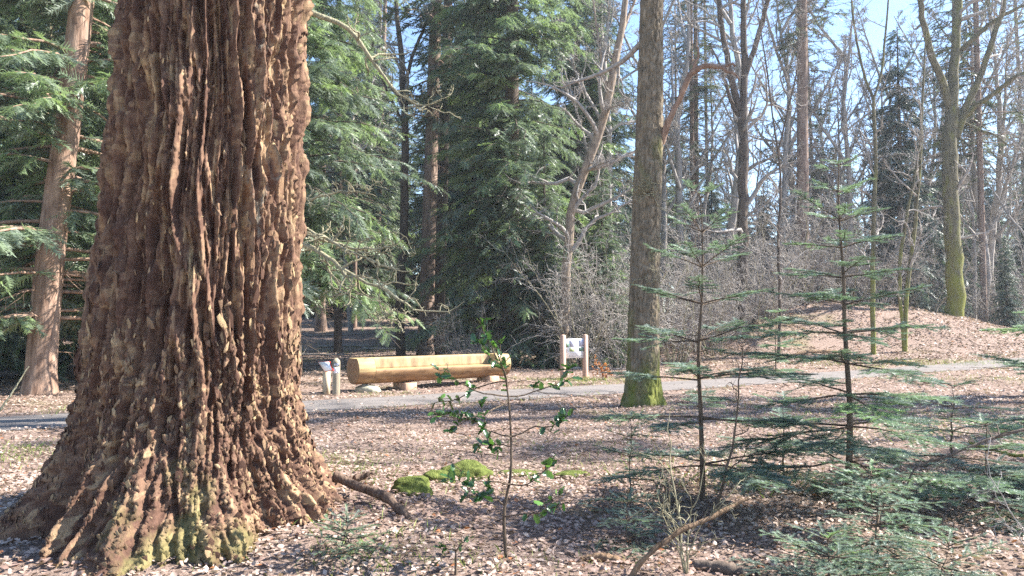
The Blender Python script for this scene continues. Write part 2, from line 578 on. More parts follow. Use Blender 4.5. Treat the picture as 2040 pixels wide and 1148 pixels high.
# ------------------------------------------------------------------ setting: ground, path
def axis(a0, a1, lo, hi, step):
    mid = np.arange(lo, hi + 1e-6, step)
    def out(start, end):
        v, s, p = [], step, start
        sg = 1 if end > start else -1
        while (end - p) * sg > 0:
            s *= 1.09
            p += sg * s
            v.append(p)
        return v
    return np.array(sorted(out(lo, a0)) + list(mid) + out(hi, a1))
gx = axis(-160, 160, -9, 9, 0.2)
gy = axis(-40, 230, 3, 20, 0.2)
GX, GY = np.meshgrid(gx, gy)
GZ = gh(GX, GY)
nyg, nxg = GX.shape
i = np.arange(nyg - 1)[:, None]; j = np.arange(nxg - 1)[None, :]
q = np.stack([i * nxg + j, i * nxg + j + 1, (i + 1) * nxg + j + 1, (i + 1) * nxg + j], -1).reshape(-1, 4)
g = MB().add(np.stack([GX, GY, GZ], -1).reshape(-1, 3), q)
tag(g.build('ground', M_GROUND, smooth=True), kind='structure')

tn = np.gradient(CENTRE, axis=0); tn = unit(tn)
nrm = np.stack([-tn[:, 1], tn[:, 0]], 1)
ws = np.linspace(-1, 1, 9)
edge = PATH_W + 0.12 * perlin(np.arange(len(CENTRE)) * 0.21, 0.5) + 0.08 * perlin(np.arange(len(CENTRE)) * 0.7, 4.5)
PX = CENTRE[:, None, :] + nrm[:, None, :] * (ws[None, :, None] * edge[:, None, None])
PZ = gh_smooth(PX[..., 0], PX[..., 1]) + 0.02 - 0.012 * np.abs(ws)[None, :] ** 3
i = np.arange(len(CENTRE) - 1)[:, None]; j = np.arange(8)[None, :]
q = np.stack([i * 9 + j + 1, i * 9 + j, (i + 1) * 9 + j, (i + 1) * 9 + j + 1], -1).reshape(-1, 4)
pb = MB().add(np.concatenate([PX, PZ[..., None]], -1).reshape(-1, 3), q)
tag(pb.build('path', M_PATH, smooth=True), kind='structure')

# ------------------------------------------------------------------ the great fir trunk
def relief_grid(cx, cy, zs, rfun, hfun, NA, lean=None):
    th = np.linspace(0, 2 * np.pi, NA, endpoint=False) if np.isscalar(NA) else NA
    NA = len(th)
    TH, Z = np.meshgrid(th, zs)
    R = rfun(TH, Z)
    h, rnd, extra = hfun(TH, Z, R)
    RR = R + h
    X = cx(Z) + RR * np.cos(TH)
    Y = cy(Z) + RR * np.sin(TH)
    n = len(zs)
    i = np.arange(n - 1)[:, None]; j = np.arange(NA)[None, :]
    q = np.stack([i * NA + j, i * NA + (j + 1) % NA, (i + 1) * NA + (j + 1) % NA, (i + 1) * NA + j], -1).reshape(-1, 4)
    mb = MB().add(np.stack([X, Y, Z], -1).reshape(-1, 3), q, rnd.ravel())
    return mb, {k: v.ravel() for k, v in extra.items()}

K = 6.0 / F / 1.08
ZP = np.array([-0.5, -0.1, 0.14, 0.34, 0.55, 0.75, 0.95, 1.36, 1.76, 2.17, 2.57, 2.98, 3.38, 4.2, 9, 27])
LEFT = np.array([370, 345, 312, 276, 252, 238, 230, 224, 214, 200, 187, 175, 166, 160, 140, 55]) * K
RIGHT = np.array([340, 315, 284, 240, 208, 188, 178, 172, 173, 174, 177, 179, 182, 186, 160, 60]) * K
FRONT = np.array([425, 390, 355, 308, 272, 244, 224, 204, 195, 189, 183, 179, 177, 175, 152, 58]) * K
def big_r(TH, Z):
    l = np.interp(Z, ZP, LEFT); r = np.interp(Z, ZP, RIGHT); f = np.interp(Z, ZP, FRONT)
    c, s = np.cos(TH), np.sin(TH)
    base = np.where(c > 0, r, l) * c ** 2 + f * s ** 2
    lobes = 0.16 * np.cos(5 * TH + 0.9) + 0.10 * np.cos(8 * TH + 2.0 + 0.7 * Z) + 0.06 * np.cos(13 * TH + 1.0)
    base = base * (1 + lobes * sstep(1.2, -0.1, Z) * np.abs(s) ** 0.5) + 0.02 * np.cos(7 * TH + 1.3 * Z)
    return base
def big_h(TH, Z, R):
    u = TH * 0.74; v = Z; per = 2 * np.pi * 0.74
    C, Sn = np.cos(TH), np.sin(TH)
    wu = 0.05 * perlin(C * 2.2, Sn * 2.2, Z * 1.1) + 0.022 * perlin(C * 7, Sn * 7, Z * 5) + 0.008 * perlin(C * 20, Sn * 20, Z * 14)
    wv = 0.06 * perlin(C * 4 + 9, Sn * 4, Z * 3) + 0.015 * perlin(C * 16 + 9, Sn * 16, Z * 12)
    low = sstep(1.9, 0.5, Z)
    up, vp = (u + wu) % per, v + wv
    wl = 0.05 * perlin(C * 2.2, Sn * 2.2, Z * 1.1) + 0.0025 * perlin(C * 7, Sn * 7, Z * 4)
    T1 = TH + 2.0 * wl
    C1, S1 = np.cos(T1), np.sin(T1)
    q1 = perlin(C1 * 6.4, S1 * 6.4, Z * 0.8)
    q2 = perlin(C1 * 13.0 + 7, S1 * 13.0 + 3, Z * 1.5)
    q3 = perlin(C1 * 27 + 1, S1 * 27 + 8, Z * 2.6)
    jag = 0.5 * perlin(C * 30, Sn * 30, Z * 3) + 0.35 * perlin(C * 62 + 5, Sn * 62, Z * 6)
    c1 = (1 - np.clip((np.abs(q1) + 0.05 * jag) / 0.36, 0, 1)) ** 0.85; c2 = (1 - np.clip((np.abs(q2) + 0.09 * jag) / 0.34, 0, 1)) ** 0.8; c3 = 1 - sstep(0.02, 0.3, np.abs(q3))
    id1 = np.clip(0.5 + 0.9 * q2, 0, 1)
    g1, g2, id2, ov, ou = worley((u + wu * 1.2) % per, vp, 0.038, 0.085, per, 23)
    med = sstep(0.02, 0.12, g2 - g1)
    e1, e2, ide, ove, oue = worley((u + wl * 1.4 + 0.003 * perlin(C * 20, Sn * 20, Z * 9)) % per, v + 0.15 * id1, 0.024, 0.26, per, 29)
    lng = (0.016 * (ide > 0.5) + 0.008 * sstep(0.02, 0.14, e2 - e1)) * (1 - low)
    k1, k2, id3, ov3, ou3 = worley((u + 1.4 * wl + 0.4 * wu * low) % per, vp, 0.022, 0.038, per, 37)
    fine = sstep(0.02, 0.2, k2 - k1)
    rag = perlin(C * 26, Sn * 26, Z * 2.0) * 0.5 + perlin(C * 55, Sn * 55, Z * 4.5) * 0.55
    h = (0.086 * c1 + 0.056 * c2 + 0.026 * c3) * (1 - 0.2 * low) - 0.082
    h += lng + (0.016 * (id2 > 0.5) + 0.007 * med + 0.014 * ov * (id2 - 0.35)) * (0.08 + 1.0 * low)
    h += (0.012 * (id3 > 0.5) + 0.006 * fine + 0.012 * ov3 * (0.7 - id3)) * (0.25 + 1.1 * low)
    h += 0.012 * low * np.clip(perlin(C * 9, Sn * 9, Z * 3.0), -1, 1)
    h += 0.013 * rag * (0.7 + 0.8 * low)
    h += 0.006 * perlin(C * 110, Sn * 110, Z * 12)
    hole = sstep(0.12, 0.4, perlin(C * 18 + 4, Sn * 18, Z * 4.5)) * low
    h -= 0.04 * hole
    # one long dark split on the left flank
    split = np.exp(-((TH - (math.pi * 1.06 + 0.03 * np.sin(Z * 3) + 0.05 * perlin(Z * 1.1, 0.3))) / 0.018) ** 2) * sstep(0.9, 1.6, Z)
    h -= 0.09 * split
    h *= sstep(30, 6, Z) * 0.9 + 0.1
    rnd = np.clip(0.45 * np.where(low > 0.5, id2, ide) + 0.3 * id3 + 0.25 * id1 + 0.12 * perlin(C * 3, Sn * 3, Z * 2), 0, 1)
    face = np.exp(-((TH - math.radians(287)) / 0.55) ** 2)
    moss = np.clip(0.98 * sstep(1.15, 0.25, Z) * face + 0.12 * sstep(0.5, 0, Z), 0, 1.0) * (0.75 + 0.6 * perlin(C * 5, Sn * 5, Z * 4))
    lichen = 0.62 * np.exp(-((TH - math.radians(322)) / 0.45) ** 2) * sstep(1.0, 2.4, Z) * np.clip(0.6 + 1.3 * perlin(C * 9, Sn * 9, Z * 5), 0, 1.3)
    return h, rnd, {'moss': moss, 'lichen': lichen}
zs = np.concatenate([np.linspace(-0.3, 4.6, 500), 4.6 + np.linspace(0.02, 1, 40) ** 2 * 20])
cx = lambda Z: TX + 0 * Z
cyf = lambda Z: TY + 0 * Z
root = empty('douglas_fir', (0, 0, 0))
tag(root, 'massive old fir trunk with thick furrowed red-brown bark and flared mossy base', 'tree')
th_big = np.concatenate([np.radians(292) + np.linspace(-1.95, 1.95, 400), np.radians(292) + np.linspace(1.95, 2 * np.pi - 1.95, 60)[1:-1]])
th_big = np.sort(th_big % (2 * np.pi))
mb, ex = relief_grid(cx, cyf, zs, big_r, big_h, th_big)
trunk_o = mb.build('trunk', M_BIGBARK, root, smooth=False, attrs=ex)
# flaky bark plates: the biggest as parts of the trunk, the small scales as one part
NAb = len(th_big)
GV = mb.v[0].reshape(-1, NAb, 3)
rk = np.random.default_rng(63)
def plate(seed, n=6):
    r = np.random.default_rng(seed)
    a = np.sort(np.linspace(0, 2 * np.pi, n, endpoint=False) + r.uniform(-0.35, 0.35, n))
    rr = r.uniform(0.6, 1.1, n)
    b = np.stack([np.cos(a) * rr * 0.5, np.sin(a) * rr * 0.5, np.full(n, -0.12)], 1)
    t = np.stack([np.cos(a) * rr * 0.44, np.sin(a) * rr * 0.44, 0.10 + r.uniform(-0.04, 0.05, n)], 1)
    V = np.concatenate([b, t])
    T = [(n + 0, n + i, n + i + 1) for i in range(1, n - 1)]
    for i in range(n):
        k2 = (i + 1) % n
        T += [(i, k2, n + k2), (i, n + k2, n + i)]
    return V, np.array(T)
PLATES = [plate(k, 5 + k % 3) for k in range(9)]
def plate_frames(count, zlo, zhi, p_low, size):
    zi = np.searchsorted(zs, rk.uniform(zlo, zhi, count * 4) if not p_low else zlo + (zhi - zlo) * rk.random(count * 4) ** 1.6)
    zi = np.clip(zi, 1, len(zs) - 3)
    dth = rk.uniform(-1.75, 1.75, count * 4)
    ti = np.searchsorted(th_big, (np.radians(292) + dth) % (2 * np.pi)) % NAb
    rad = np.hypot(GV[..., 0] - TX, GV[..., 1] - TY)
    loc = rad[zi, ti]
    nb = np.stack([rad[np.clip(zi + dz, 0, len(zs) - 1), (ti + dt) % NAb] for dz in (-4, 0, 4) for dt in (-6, -3, 3, 6)], 1).mean(1)
    ok = np.where(loc > nb + 0.004)[0][:count]
    zi, ti = zi[ok], ti[ok]
    p = GV[zi, ti]
    up_ = unit(GV[np.clip(zi + 3, 0, len(zs) - 1), ti] - GV[zi - 1, ti])
    th_ = th_big[ti]
    tg = np.stack([-np.sin(th_), np.cos(th_), 0 * th_], 1)
    n_ = unit(np.cross(tg, np.stack([0 * th_, 0 * th_, 0 * th_ + 1], 1)) + 0.35 * (-up_[:, 2:3] * 0 + np.array([0, 0, 0.0])))
    n_ = unit(n_ - 0.0 * up_)
    n_ = unit(np.stack([np.cos(th_), np.sin(th_), 0 * th_], 1) + rk.normal(size=(len(ok), 3)) * 0.13 + up_ * rk.normal(0.05, 0.12, len(ok))[:, None])
    ax = unit(np.cross(up_ + rk.normal(size=(len(ok), 3)) * 0.25, n_)); ay = np.cross(n_, ax)
    sz = size * rk.uniform(0.6, 1.35, len(ok))
    el_ = np.interp(p[:, 2], [0.3, 1.5], [1.0, 1.9])
    return zi, ti, p, ax * sz[:, None], ay * (sz * el_ * rk.uniform(0.9, 1.8, len(ok)))[:, None], n_ * (sz * 0.34)[:, None]
fl = MB(); fm = []
for cnt_, lo, hi, pl_, sz_ in ((900, 0.8, 4.55, False, 0.022), (3600, 0.0, 1.5, True, 0.030)):
    zi, ti, p, ax, ay, az = plate_frames(cnt_, lo, hi, pl_, sz_)
    w = rk.integers(0, 9, len(zi))
    col_ = np.clip(rk.beta(1.6, 1.7, len(zi)), 0, 1)
    for q_ in range(9):
        k_ = w == q_
        V, Fi, r = instance(PLATES[q_][0], PLATES[q_][1], p[k_], ax[k_], ay[k_], az[k_], col_[k_])
        fl.add(V, Fi, r)
        fm.append(np.repeat(ex['moss'].reshape(-1, NAb)[zi[k_], ti[k_]], len(PLATES[q_][0])))
tag(fl.build('bark_scales', M_BIGBARK, trunk_o, attrs={'moss': np.concatenate(fm)}), kind='stuff')
PM = [MB().add(PLATES[k][0], PLATES[k][1], [0.15, 0.3, 0.45, 0.55, 0.65, 0.75, 0.85, 0.95, 0.4][k]).mesh('bark_plate', M_BIGBARK) for k in range(9)]
zi, ti, p, ax, ay, az = plate_frames(260, 0.1, 2.2, True, 0.050)
for k in range(len(zi)):
    o_ = bpy.data.objects.new('bark_plate', PM[int(rk.integers(9))])
    COL.objects.link(o_); o_.parent = trunk_o
    o_.matrix_local = Matrix(((ax[k, 0], ay[k, 0], az[k, 0] * 0.7, p[k, 0]), (ax[k, 1], ay[k, 1], az[k, 1] * 0.7, p[k, 1]), (ax[k, 2], ay[k, 2], az[k, 2] * 0.7, p[k, 2]), (0, 0, 0, 1)))

# ------------------------------------------------------------------ conifers
def frond(pairs=6, seed=0, droop=0.12):
    r = np.random.default_rng(seed)
    V, T = [], []
    def dia(p0, d, L, w):
        d = np.asarray(d, float); d = d / np.linalg.norm(d)
        s = np.cross(d, [0, 0, 1.0]); s /= np.linalg.norm(s) + 1e-9
        b = len(V)
        mid = p0 + d * L * 0.4
        V.extend([p0, mid + s * w / 2, p0 + d * L, mid - s * w / 2 + np.array([0, 0, w * 0.3])])
        T.extend([(b, b + 1, b + 2), (b, b + 2, b + 3)])
    def spike(p0, d, L, w):
        d = np.asarray(d, float); d = d / np.linalg.norm(d)
        sd = np.cross(d, [0, 0, 1.0]); sd /= np.linalg.norm(sd) + 1e-9
        b = len(V)
        V.extend([p0 + sd * w / 2, p0 + d * L, p0 - sd * w / 2 + np.array([0, 0, w * 0.4])])
        T.append((b, b + 2, b + 1))
    for k in range(pairs):
        x = 0.03 + 0.90 * k / pairs
        for sg in (-1, 1):
            a = math.radians(r.uniform(30, 62))
            L = (0.27 * (1 - x) ** 0.8 + 0.09) * r.uniform(0.6, 1.3)
            spike(np.array([x + r.uniform(0, .05), 0, -droop * x * x]), (math.cos(a), sg * math.sin(a), r.uniform(-0.45, 0.25)), L, 0.046 * r.uniform(0.7, 1.3))
    spike(np.array([0.0, 0, 0]), (1, 0, -droop * 0.5), 0.95, 0.03)
    spike(np.array([0.6, 0, -droop * 0.36]), (1, 0, -droop), 0.42, 0.05)
    return np.array(V), np.array(T)

FRONDS = [frond(12, s, 0.12) for s in range(4)]

def conifer(rng, trunk_pts, trunk_r, z0, z1, Lmax, spacing=0.34, per=4, droop=0.25, frs=0.55, dens=5.5, shape=0.8, bright=(0.2, 0.85), dead=0, k=8, toward=None, gap=0.0, skip=None):
    """returns trunk MB (with limb wood) and crown MB; trunk_pts in local space"""
    wood, crown = MB(), MB()
    tp = np.asarray(trunk_pts, float)
    n = 24
    Q = resample(tp, n, 2)
    tt = np.linspace(0, 1, n)
    RR = np.interp(tt, np.linspace(0, 1, len(trunk_r)), trunk_r)
    RR = RR * (1 + 0.35 * np.exp(-(Q[:, 2] - Q[0, 2]) / 0.35))
    V, Fq = tubes(Q, RR, k + 4)
    wood.add(V, Fq)
    H = Q[-1, 2]
    zz = np.arange(z0, z1, spacing)
    zb = np.repeat(zz, per) + rng.uniform(-spacing / 2, spacing / 2, len(zz) * per)
    az = rng.uniform(0, 2 * np.pi, len(zb))
    if gap:
        keep = rng.random(len(zb)) > gap
        zb, az = zb[keep], az[keep]
    if skip:
        da = np.abs((az - skip[0] + np.pi) % (2 * np.pi) - np.pi)
        keep = (da > skip[1]) | (rng.random(len(zb)) > skip[2])
        zb, az = zb[keep], az[keep]
    rel = np.clip((zb - z0) / (H - z0), 0, 1)
    L = Lmax * (1 - rel) ** shape * rng.uniform(0.65, 1.15, len(zb)) + 0.25
    base = np.stack([np.interp(zb, Q[:, 2], Q[:, i]) for i in range(3)], 1)
    out = np.stack([np.cos(az), np.sin(az), np.zeros(len(zb))], 1)
    m = 8
    t = np.linspace(0, 1, m)
    el = rng.normal(0.22, 0.12, len(zb)) * (0.4 + rel) - 0.05
    dr = droop * rng.uniform(0.6, 1.4, len(zb)) * (1.2 - 0.7 * rel)
    BP = base[:, None, :] + out[:, None, :] * (L[:, None] * t)[:, :, None]
    BP[:, :, 2] += L[:, None] * (el[:, None] * t[None] - dr[:, None] * t[None] ** 2 + 0.10 * np.maximum(t - 0.75, 0)[None])
    BP[:, 1:, :2] += np.cumsum(rng.normal(size=(len(zb), m - 1, 2)) * 0.03, 1) * L[:, None, None]
    BR = (0.012 + 0.012 * L)[:, None] * (1 - 0.85 * t[None])
    V, Fq = tubes(BP, BR * 0.75, 4)
    wood.add(V, Fq)
    # fronds
    cnt = np.maximum(3, (L * dens * 2 * np.where(zb > 16, 0.6, 1.0)).astype(int))
    idx = np.repeat(np.arange(len(zb)), cnt)
    c = len(idx)
    s = 0.06 + 0.94 * rng.random(c) ** 0.8
    f = s * (m - 1); i0 = np.clip(f.astype(int), 0, m - 2); fr = (f - i0)[:, None]
    pos = BP[idx, i0] * (1 - fr) + BP[idx, i0 + 1] * fr
    T = unit(BP[idx, i0 + 1] - BP[idx, i0])
    side = unit(np.cross(T, np.array([0, 0, 1.0])))
    sg = np.where(rng.random(c) < 0.5, -1.0, 1.0)
    a = np.radians(rng.normal(50, 14, c)) * (1 - 0.5 * (s > 0.93))
    d = T * np.cos(a)[:, None] + side * (sg * np.sin(a))[:, None] + np.array([0, 0, 1.0]) * rng.normal(-0.18 - droop * 0.5, 0.24, c)[:, None]
    d = unit(d)
    nn = np.array([0, 0, 1.0]) + rng.normal(size=(c, 3)) * 0.42
    ay = unit(np.cross(nn, d)); azv = np.cross(d, ay)
    sc = frs * (0.55 + 0.75 * (1 - s)) * rng.uniform(0.65, 1.25, c)
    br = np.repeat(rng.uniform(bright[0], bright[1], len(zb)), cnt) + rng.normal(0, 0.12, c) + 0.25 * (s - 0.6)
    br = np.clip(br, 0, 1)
    which = rng.integers(0, len(FRONDS), c)
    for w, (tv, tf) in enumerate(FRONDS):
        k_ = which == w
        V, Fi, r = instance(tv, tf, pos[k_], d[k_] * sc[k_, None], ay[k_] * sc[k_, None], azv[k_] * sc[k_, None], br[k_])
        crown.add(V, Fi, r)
    # dead lower branches
    if dead:
        zb = rng.uniform(0.8, max(z0, 2.0) + 1.0, dead)
        az = rng.uniform(0, 2 * np.pi, dead)
        L = rng.uniform(0.5, 1.0, dead) * Lmax * 0.55
        base = np.stack([np.interp(zb, Q[:, 2], Q[:, i]) for i in range(3)], 1)
        BP = base[:, None, :] + np.stack([np.cos(az), np.sin(az), 0 * az], 1)[:, None, :] * (L[:, None] * t)[:, :, None]
        BP[:, :, 2] += L[:, None] * (0.12 * t[None] - rng.uniform(0.1, 0.5, dead)[:, None] * t[None] ** 2)
        BP[:, 1:] += np.cumsum(rng.normal(size=(dead, m - 1, 3)) * 0.02, 1) * L[:, None, None]
        BR = np.full((dead, m), 0.012) * (1 - 0.7 * t)[None]
        V, Fq = tubes(BP, BR, 3); wood.add(V, Fq)
        C1, R1 = grow(rng, BP, BR, 7, 0.35, 5, 50, -0.05, 0.18, 0.2, 1.0, 0.6, 0.003)
        V, Fq = tubes(C1, R1, 3); wood.add(V, Fq)
    return wood, crown

def fir_thing(name, label, cat, loc, wood, crown, bark, fol, group=None, rz=0.0):
    r = empty(name, loc, rz)
    tag(r, label, cat, group)
    wood.build('trunk', bark, r, smooth=True)
    crown.build('crown', fol, r)
    return r

def straight(H, lean=(0, 0), wob=0.1, seed=0):
    r = np.random.default_rng(seed)
    z = np.linspace(-0.3, H, 9)
    x = lean[0] * z / H + wob * np.cumsum(r.normal(size=9)) * 0.3
    y = lean[1] * z / H + wob * np.cumsum(r.normal(size=9)) * 0.3
    x -= x[0]; y -= y[0]
    return np.stack([x, y, z], 1)

def put(px, D):
    x = (px - 1020) / F * D
    return (x, D, gz(x, D))

# shared kinds
rA = np.random.default_rng(31)
wA, cA = conifer(rA, straight(24, seed=1), [0.34, 0.2, 0.03], 0.9, 23.8, 4.2, 0.36, 5, 0.34, 0.86, 4.8, 0.7, (0.1, 0.9), dead=20)
wB, cB = conifer(rA, straight(19, seed=2), [0.26, 0.16, 0.02], 0.5, 18.8, 3.6, 0.33, 5, 0.45, 0.84, 4.6, 0.8, (0.0, 0.7))
wC, cC = conifer(rA, straight(27, seed=3), [0.30, 0.2, 0.04], 6.0, 26.5, 4.0, 0.42, 5, 0.30, 0.85, 4.6, 0.65, (0.1, 0.85), dead=40, gap=0.1)
ME = {}
def kind_mesh(key, wood, crown, bark, fol):
    ME[key] = (wood.mesh('trunk', bark, True), crown.mesh('crown', fol))
kind_mesh('A', wA, cA, M_DARKBARK, M_FOL)
kind_mesh('B', wB, cB, M_DARKBARK, M_FOL_DARK)
kind_mesh('C', wC, cC, M_PINE, M_FOL)

def place_kind(key, name, label, cat, px, D, rz, sc=1.0, group=None, scz=None):
    r = empty(name, put(px, D), rz)
    r.scale = (sc, sc, scz or sc)
    tag(r, label, cat, group)
    mesh_obj('trunk', ME[key][0], r)
    mesh_obj('crown', ME[key][1], r)
    return r

# left fir with reddish trunk, leaning to the right, and its own crown
LX, LY, LZ = put(82, 16.0)
top = P(165, -10, 16.6) - np.array([LX, LY, LZ])
pts = np.array([[0, 0, -0.4], [0.0, 0, 0.0], top * 0.35 + np.array([-0.1, 0, 0]), top * 0.7, top, top * 2.3])
wl, cl = conifer(np.random.default_rng(5), pts, [0.30, 0.285, 0.265, 0.25, 0.235, 0.21, 0.18, 0.12, 0.04], 1.7, 11.0, 4.2, 0.36, 7, 0.30, 0.66, 6.6, 0.35, (0.45, 1.0), dead=10, k=18, skip=(-0.35, 0.95, 0.82))
fir_thing('fir_tree', 'leaning fir with pale reddish furrowed trunk and low green boughs beyond the path', 'tree', (LX, LY, LZ), wl, cl, M_PINKBARK, M_FOL)
# bright fir just right of the great trunk
wl, cl = conifer(np.random.default_rng(6), straight(20, seed=9), [0.24, 0.18, 0.04], 2.6, 13.0, 3.3, 0.33, 5, 0.34, 0.72, 6.4, 0.5, (0.3, 1.0), dead=30)
fir_thing('fir_tree', 'bright green fir crown showing beside the great furrowed trunk', 'tree', put(585, 21.5), wl, cl, M_DARKBARK, M_FOL)
# big central fir with boughs sweeping down towards the path
wl, cl = conifer(np.random.default_rng(8), straight(25, seed=12), [0.36, 0.25, 0.04], 1.2, 16, 3.7, 0.33, 5, 0.36, 0.76, 6.2, 0.45, (0.2, 1.0), dead=40)
fir_thing('fir_tree', 'large fir behind the log bench with broad boughs sweeping low', 'tree', put(1015, 28.0), wl, cl, M_DARKBARK, M_FOL)
place_kind('A', 'fir_tree', 'young fir drooping low just behind the info board', 'tree', 1085, 26.5, 3.0, 0.36)
place_kind('A', 'fir_tree', 'short fir among the twigs between the info board and the foreground oak', 'tree', 1200, 26.0, 5.0, 0.3)
place_kind('A', 'fir_tree', 'dense fir behind the info board with boughs near the ground', 'tree', 1150, 37, 0.8, 1.0)
place_kind('A', 'fir_tree', 'fir between the paired dark trunks and the large sweeping fir', 'tree', 950, 38, 2.1, 0.9)
place_kind('B', 'spruce_tree', 'dark bluish spruce left of the forked mossy tree', 'tree', 1800, 44, 0.4, 0.95)
place_kind('B', 'spruce_tree', 'dark spruce standing behind the pale pine trunk', 'tree', 1640, 50, 2.4, 0.62)
place_kind('B', 'spruce_tree', 'small light green spruce at the wood edge beyond the mound', 'tree', 2005, 38, 1.4, 0.26)
place_kind('A', 'fir_tree', 'fir with broad low boughs left of the leaning reddish fir', 'tree', -55, 19.5, 1.7, 0.8)
place_kind('A', 'fir_tree', 'fir filling the gap between the leaning reddish fir and the great trunk', 'tree', 225, 23.5, 4.0, 0.9)
place_kind('B', 'spruce_tree', 'short shaded spruce under the left fir boughs', 'tree', 20, 24, 1.0, 0.5)

def where(px):
    for lim, w in ((250, 'behind the leaning reddish fir'), (640, 'behind the great trunk'), (960, 'behind the log bench'), (1270, 'behind the info board'),
                   (1545, 'behind the dark forked oak'), (1850, 'beyond the tall pale pine'), (9999, 'beyond the mossy forked oak')):
        if px < lim:
            return w

# the wood further back: firs and spruces in rows
rb = np.random.default_rng(77)
far = []
for px, D, key in [(-180, 27, 'A'), (40, 29, 'C'), (230, 30, 'A'), (-60, 38, 'A'), (140, 42, 'B'), (640, 46, 'C'),
                   (725, 56, 'A'), (900, 52, 'C'), (980, 44, 'A'), (1060, 52, 'B'), (1150, 40, 'C'), (1200, 46, 'A'),
                   (1260, 54, 'B'), (1330, 60, 'C'), (1420, 58, 'B'), (1520, 66, 'B'), (1880, 62, 'B'), (1960, 70, 'A'), (2060, 58, 'B'), (2160, 50, 'A'), (2260, 44, 'B')]:
    far.append((px, D, key))
for k in range(34):
    far.append((rb.uniform(-250, 1300), rb.uniform(62, 100), rb.choice(['A', 'B', 'C'])))
for k in range(16):
    far.append((rb.uniform(540, 1000), rb.uniform(58, 84), rb.choice(['A', 'B', 'B'])))
for k in range(22):
    far.append((rb.uniform(1310, 2250), rb.uniform(48, 68), rb.choice(['A', 'B', 'B'])))
for k in range(16):
    far.append((rb.uniform(1300, 2300), rb.uniform(75, 110), rb.choice(['B', 'B', 'C'])))
for n_, (px, D, key) in enumerate(far):
    if 300 < px < 540:
        continue
    sc = rb.uniform(0.8, 1.1)
    if px > 1230: sc *= (0.62 if D < 70 else 0.85)
    lab = {'A': 'full green fir standing in the wood ', 'B': 'dark narrow spruce deep in the wood ', 'C': 'tall fir with bare lower trunk in the wood '}[key] + where(px)
    grp = {'A': 'full firs ', 'B': 'dark spruces ', 'C': 'bare-stemmed firs '}[key] + where(px)
    place_kind(key, 'spruce_tree' if key == 'B' else 'fir_tree', lab, 'tree', px, D, rb.uniform(0, 6.28), sc, grp)

# ------------------------------------------------------------------ bare broadleaved trees
def limb_tree(rng, limbs, twigs=(9, 8, 6), up=0.05, wig=0.3, ang=48, k=10, lens=(0.42, 0.45, 0.5), t0=0.3, rtip=0.003, levels=3, first=0.35):
    """limbs: list of (points, radii). Returns (trunk MB, twig MB)."""
    tr, tw = MB(), MB()
    n = 18
    PPs, RRs = [], []
    for pts, rad in limbs:
        Q = resample(pts, n, 1)
        R = np.interp(np.linspace(0, 1, n), np.linspace(0, 1, len(rad)), rad)
        Q[2:-1] += rng.normal(size=(n - 3, 3)) * np.minimum(R[2:-1, None] * 0.22, 0.03)
        V, Fq = tubes(Q, R, k)
        tr.add(V, Fq, rng.random())
        PPs.append(Q); RRs.append(R)
    PP, RR = np.stack(PPs), np.stack(RRs)
    main = np.ones(len(limbs), bool)
    cur, cr = PP, RR
    for lv in range(levels):
        nn = [8, 6, 4][lv]
        cur, cr = grow(rng, cur, cr, twigs[lv], lens[lv], nn, ang, up, wig * [0.8, 1, 1.1][lv], t0 if lv == 0 else 0.15, 1.0, 0.55, rtip, 0.15)
        V, Fq = tubes(cur, cr, [6, 4, 3][lv])
        tw.add(V, Fq, rng.random())
    return tr, tw

def tree_thing(name, label, cat, origin, tr, tw, bark, twig, group=None):
    r = empty(name, origin)
    tag(r, label, cat, group)
    o = np.array(origin)
    for m in (tr, tw):
        m.v = [v - o for v in m.v]
    tr.build('trunk', bark, r, smooth=True)
    tw.build('crown', twig, r, smooth=True)
    return r

def pl(*pts):
    return np.array([P(*p) for p in pts])

# foreground oak with relief bark
OX, OY = (1277 - 1020) / F * 13.9, 13.9
OZ = gz(OX, OY)
def oak_r(TH, Z):
    z = Z - OZ
    r = np.interp(z, [-0.3, 0, 0.25, 0.7, 2, 5, 7.5, 14, 20], [0.45, 0.385, 0.32, 0.272, 0.245, 0.225, 0.185, 0.155, 0.05])
    return r * (1 + 0.10 * np.cos(5 * TH + 0.6) * sstep(0.7, -0.1, z) + 0.03 * np.cos(3 * TH + z))
def oak_h(TH, Z, R):
    C, Sn = np.cos(TH), np.sin(TH)
    u, per = TH * 0.27, 2 * np.pi * 0.27
    wu = 0.02 * perlin(C * 3, Sn * 3, Z * 2) + 0.008 * perlin(C * 9, Sn * 9, Z * 7)
    f1, f2, i1, _, _ = worley((u + wu) % per, Z + 0.05 * perlin(C * 5, Sn * 5, Z * 3), 0.042, 0.22, per, 51)
    return 0.030 * sstep(0, 0.35, f2 - f1) + 0.010 * i1, i1, {}
zo = np.concatenate([np.linspace(OZ - 0.3, OZ + 8.6, 340), OZ + 8.6 + np.linspace(0.2, 11, 50)])
ocx = lambda Z: OX + np.interp(Z - OZ, [0, 1.5, 3.5, 5, 8, 20], [0, 0.04, 0.12, 0.18, 0.25, 0.7])
ocy = lambda Z: OY + 0 * Z
root = empty('oak_tree', (OX, OY, OZ))
tag(root, 'straight bare oak with ridged bark and mossy foot beside the path', 'tree')
mb, ex = relief_grid(ocx, ocy, zo, oak_r, oak_h, 96)
mb.v = [v - np.array([OX, OY, OZ]) for v in mb.v]
mb.build('trunk', M_OAK, root, smooth=True)
ro = np.random.default_rng(91)
o3 = np.array([OX, OY, OZ])
snag = pl((1316, 285, 13.9), (1330, 245, 13.7), (1358, 190, 13.5), (1368, 160, 13.4), (1388, 130, 13.3))
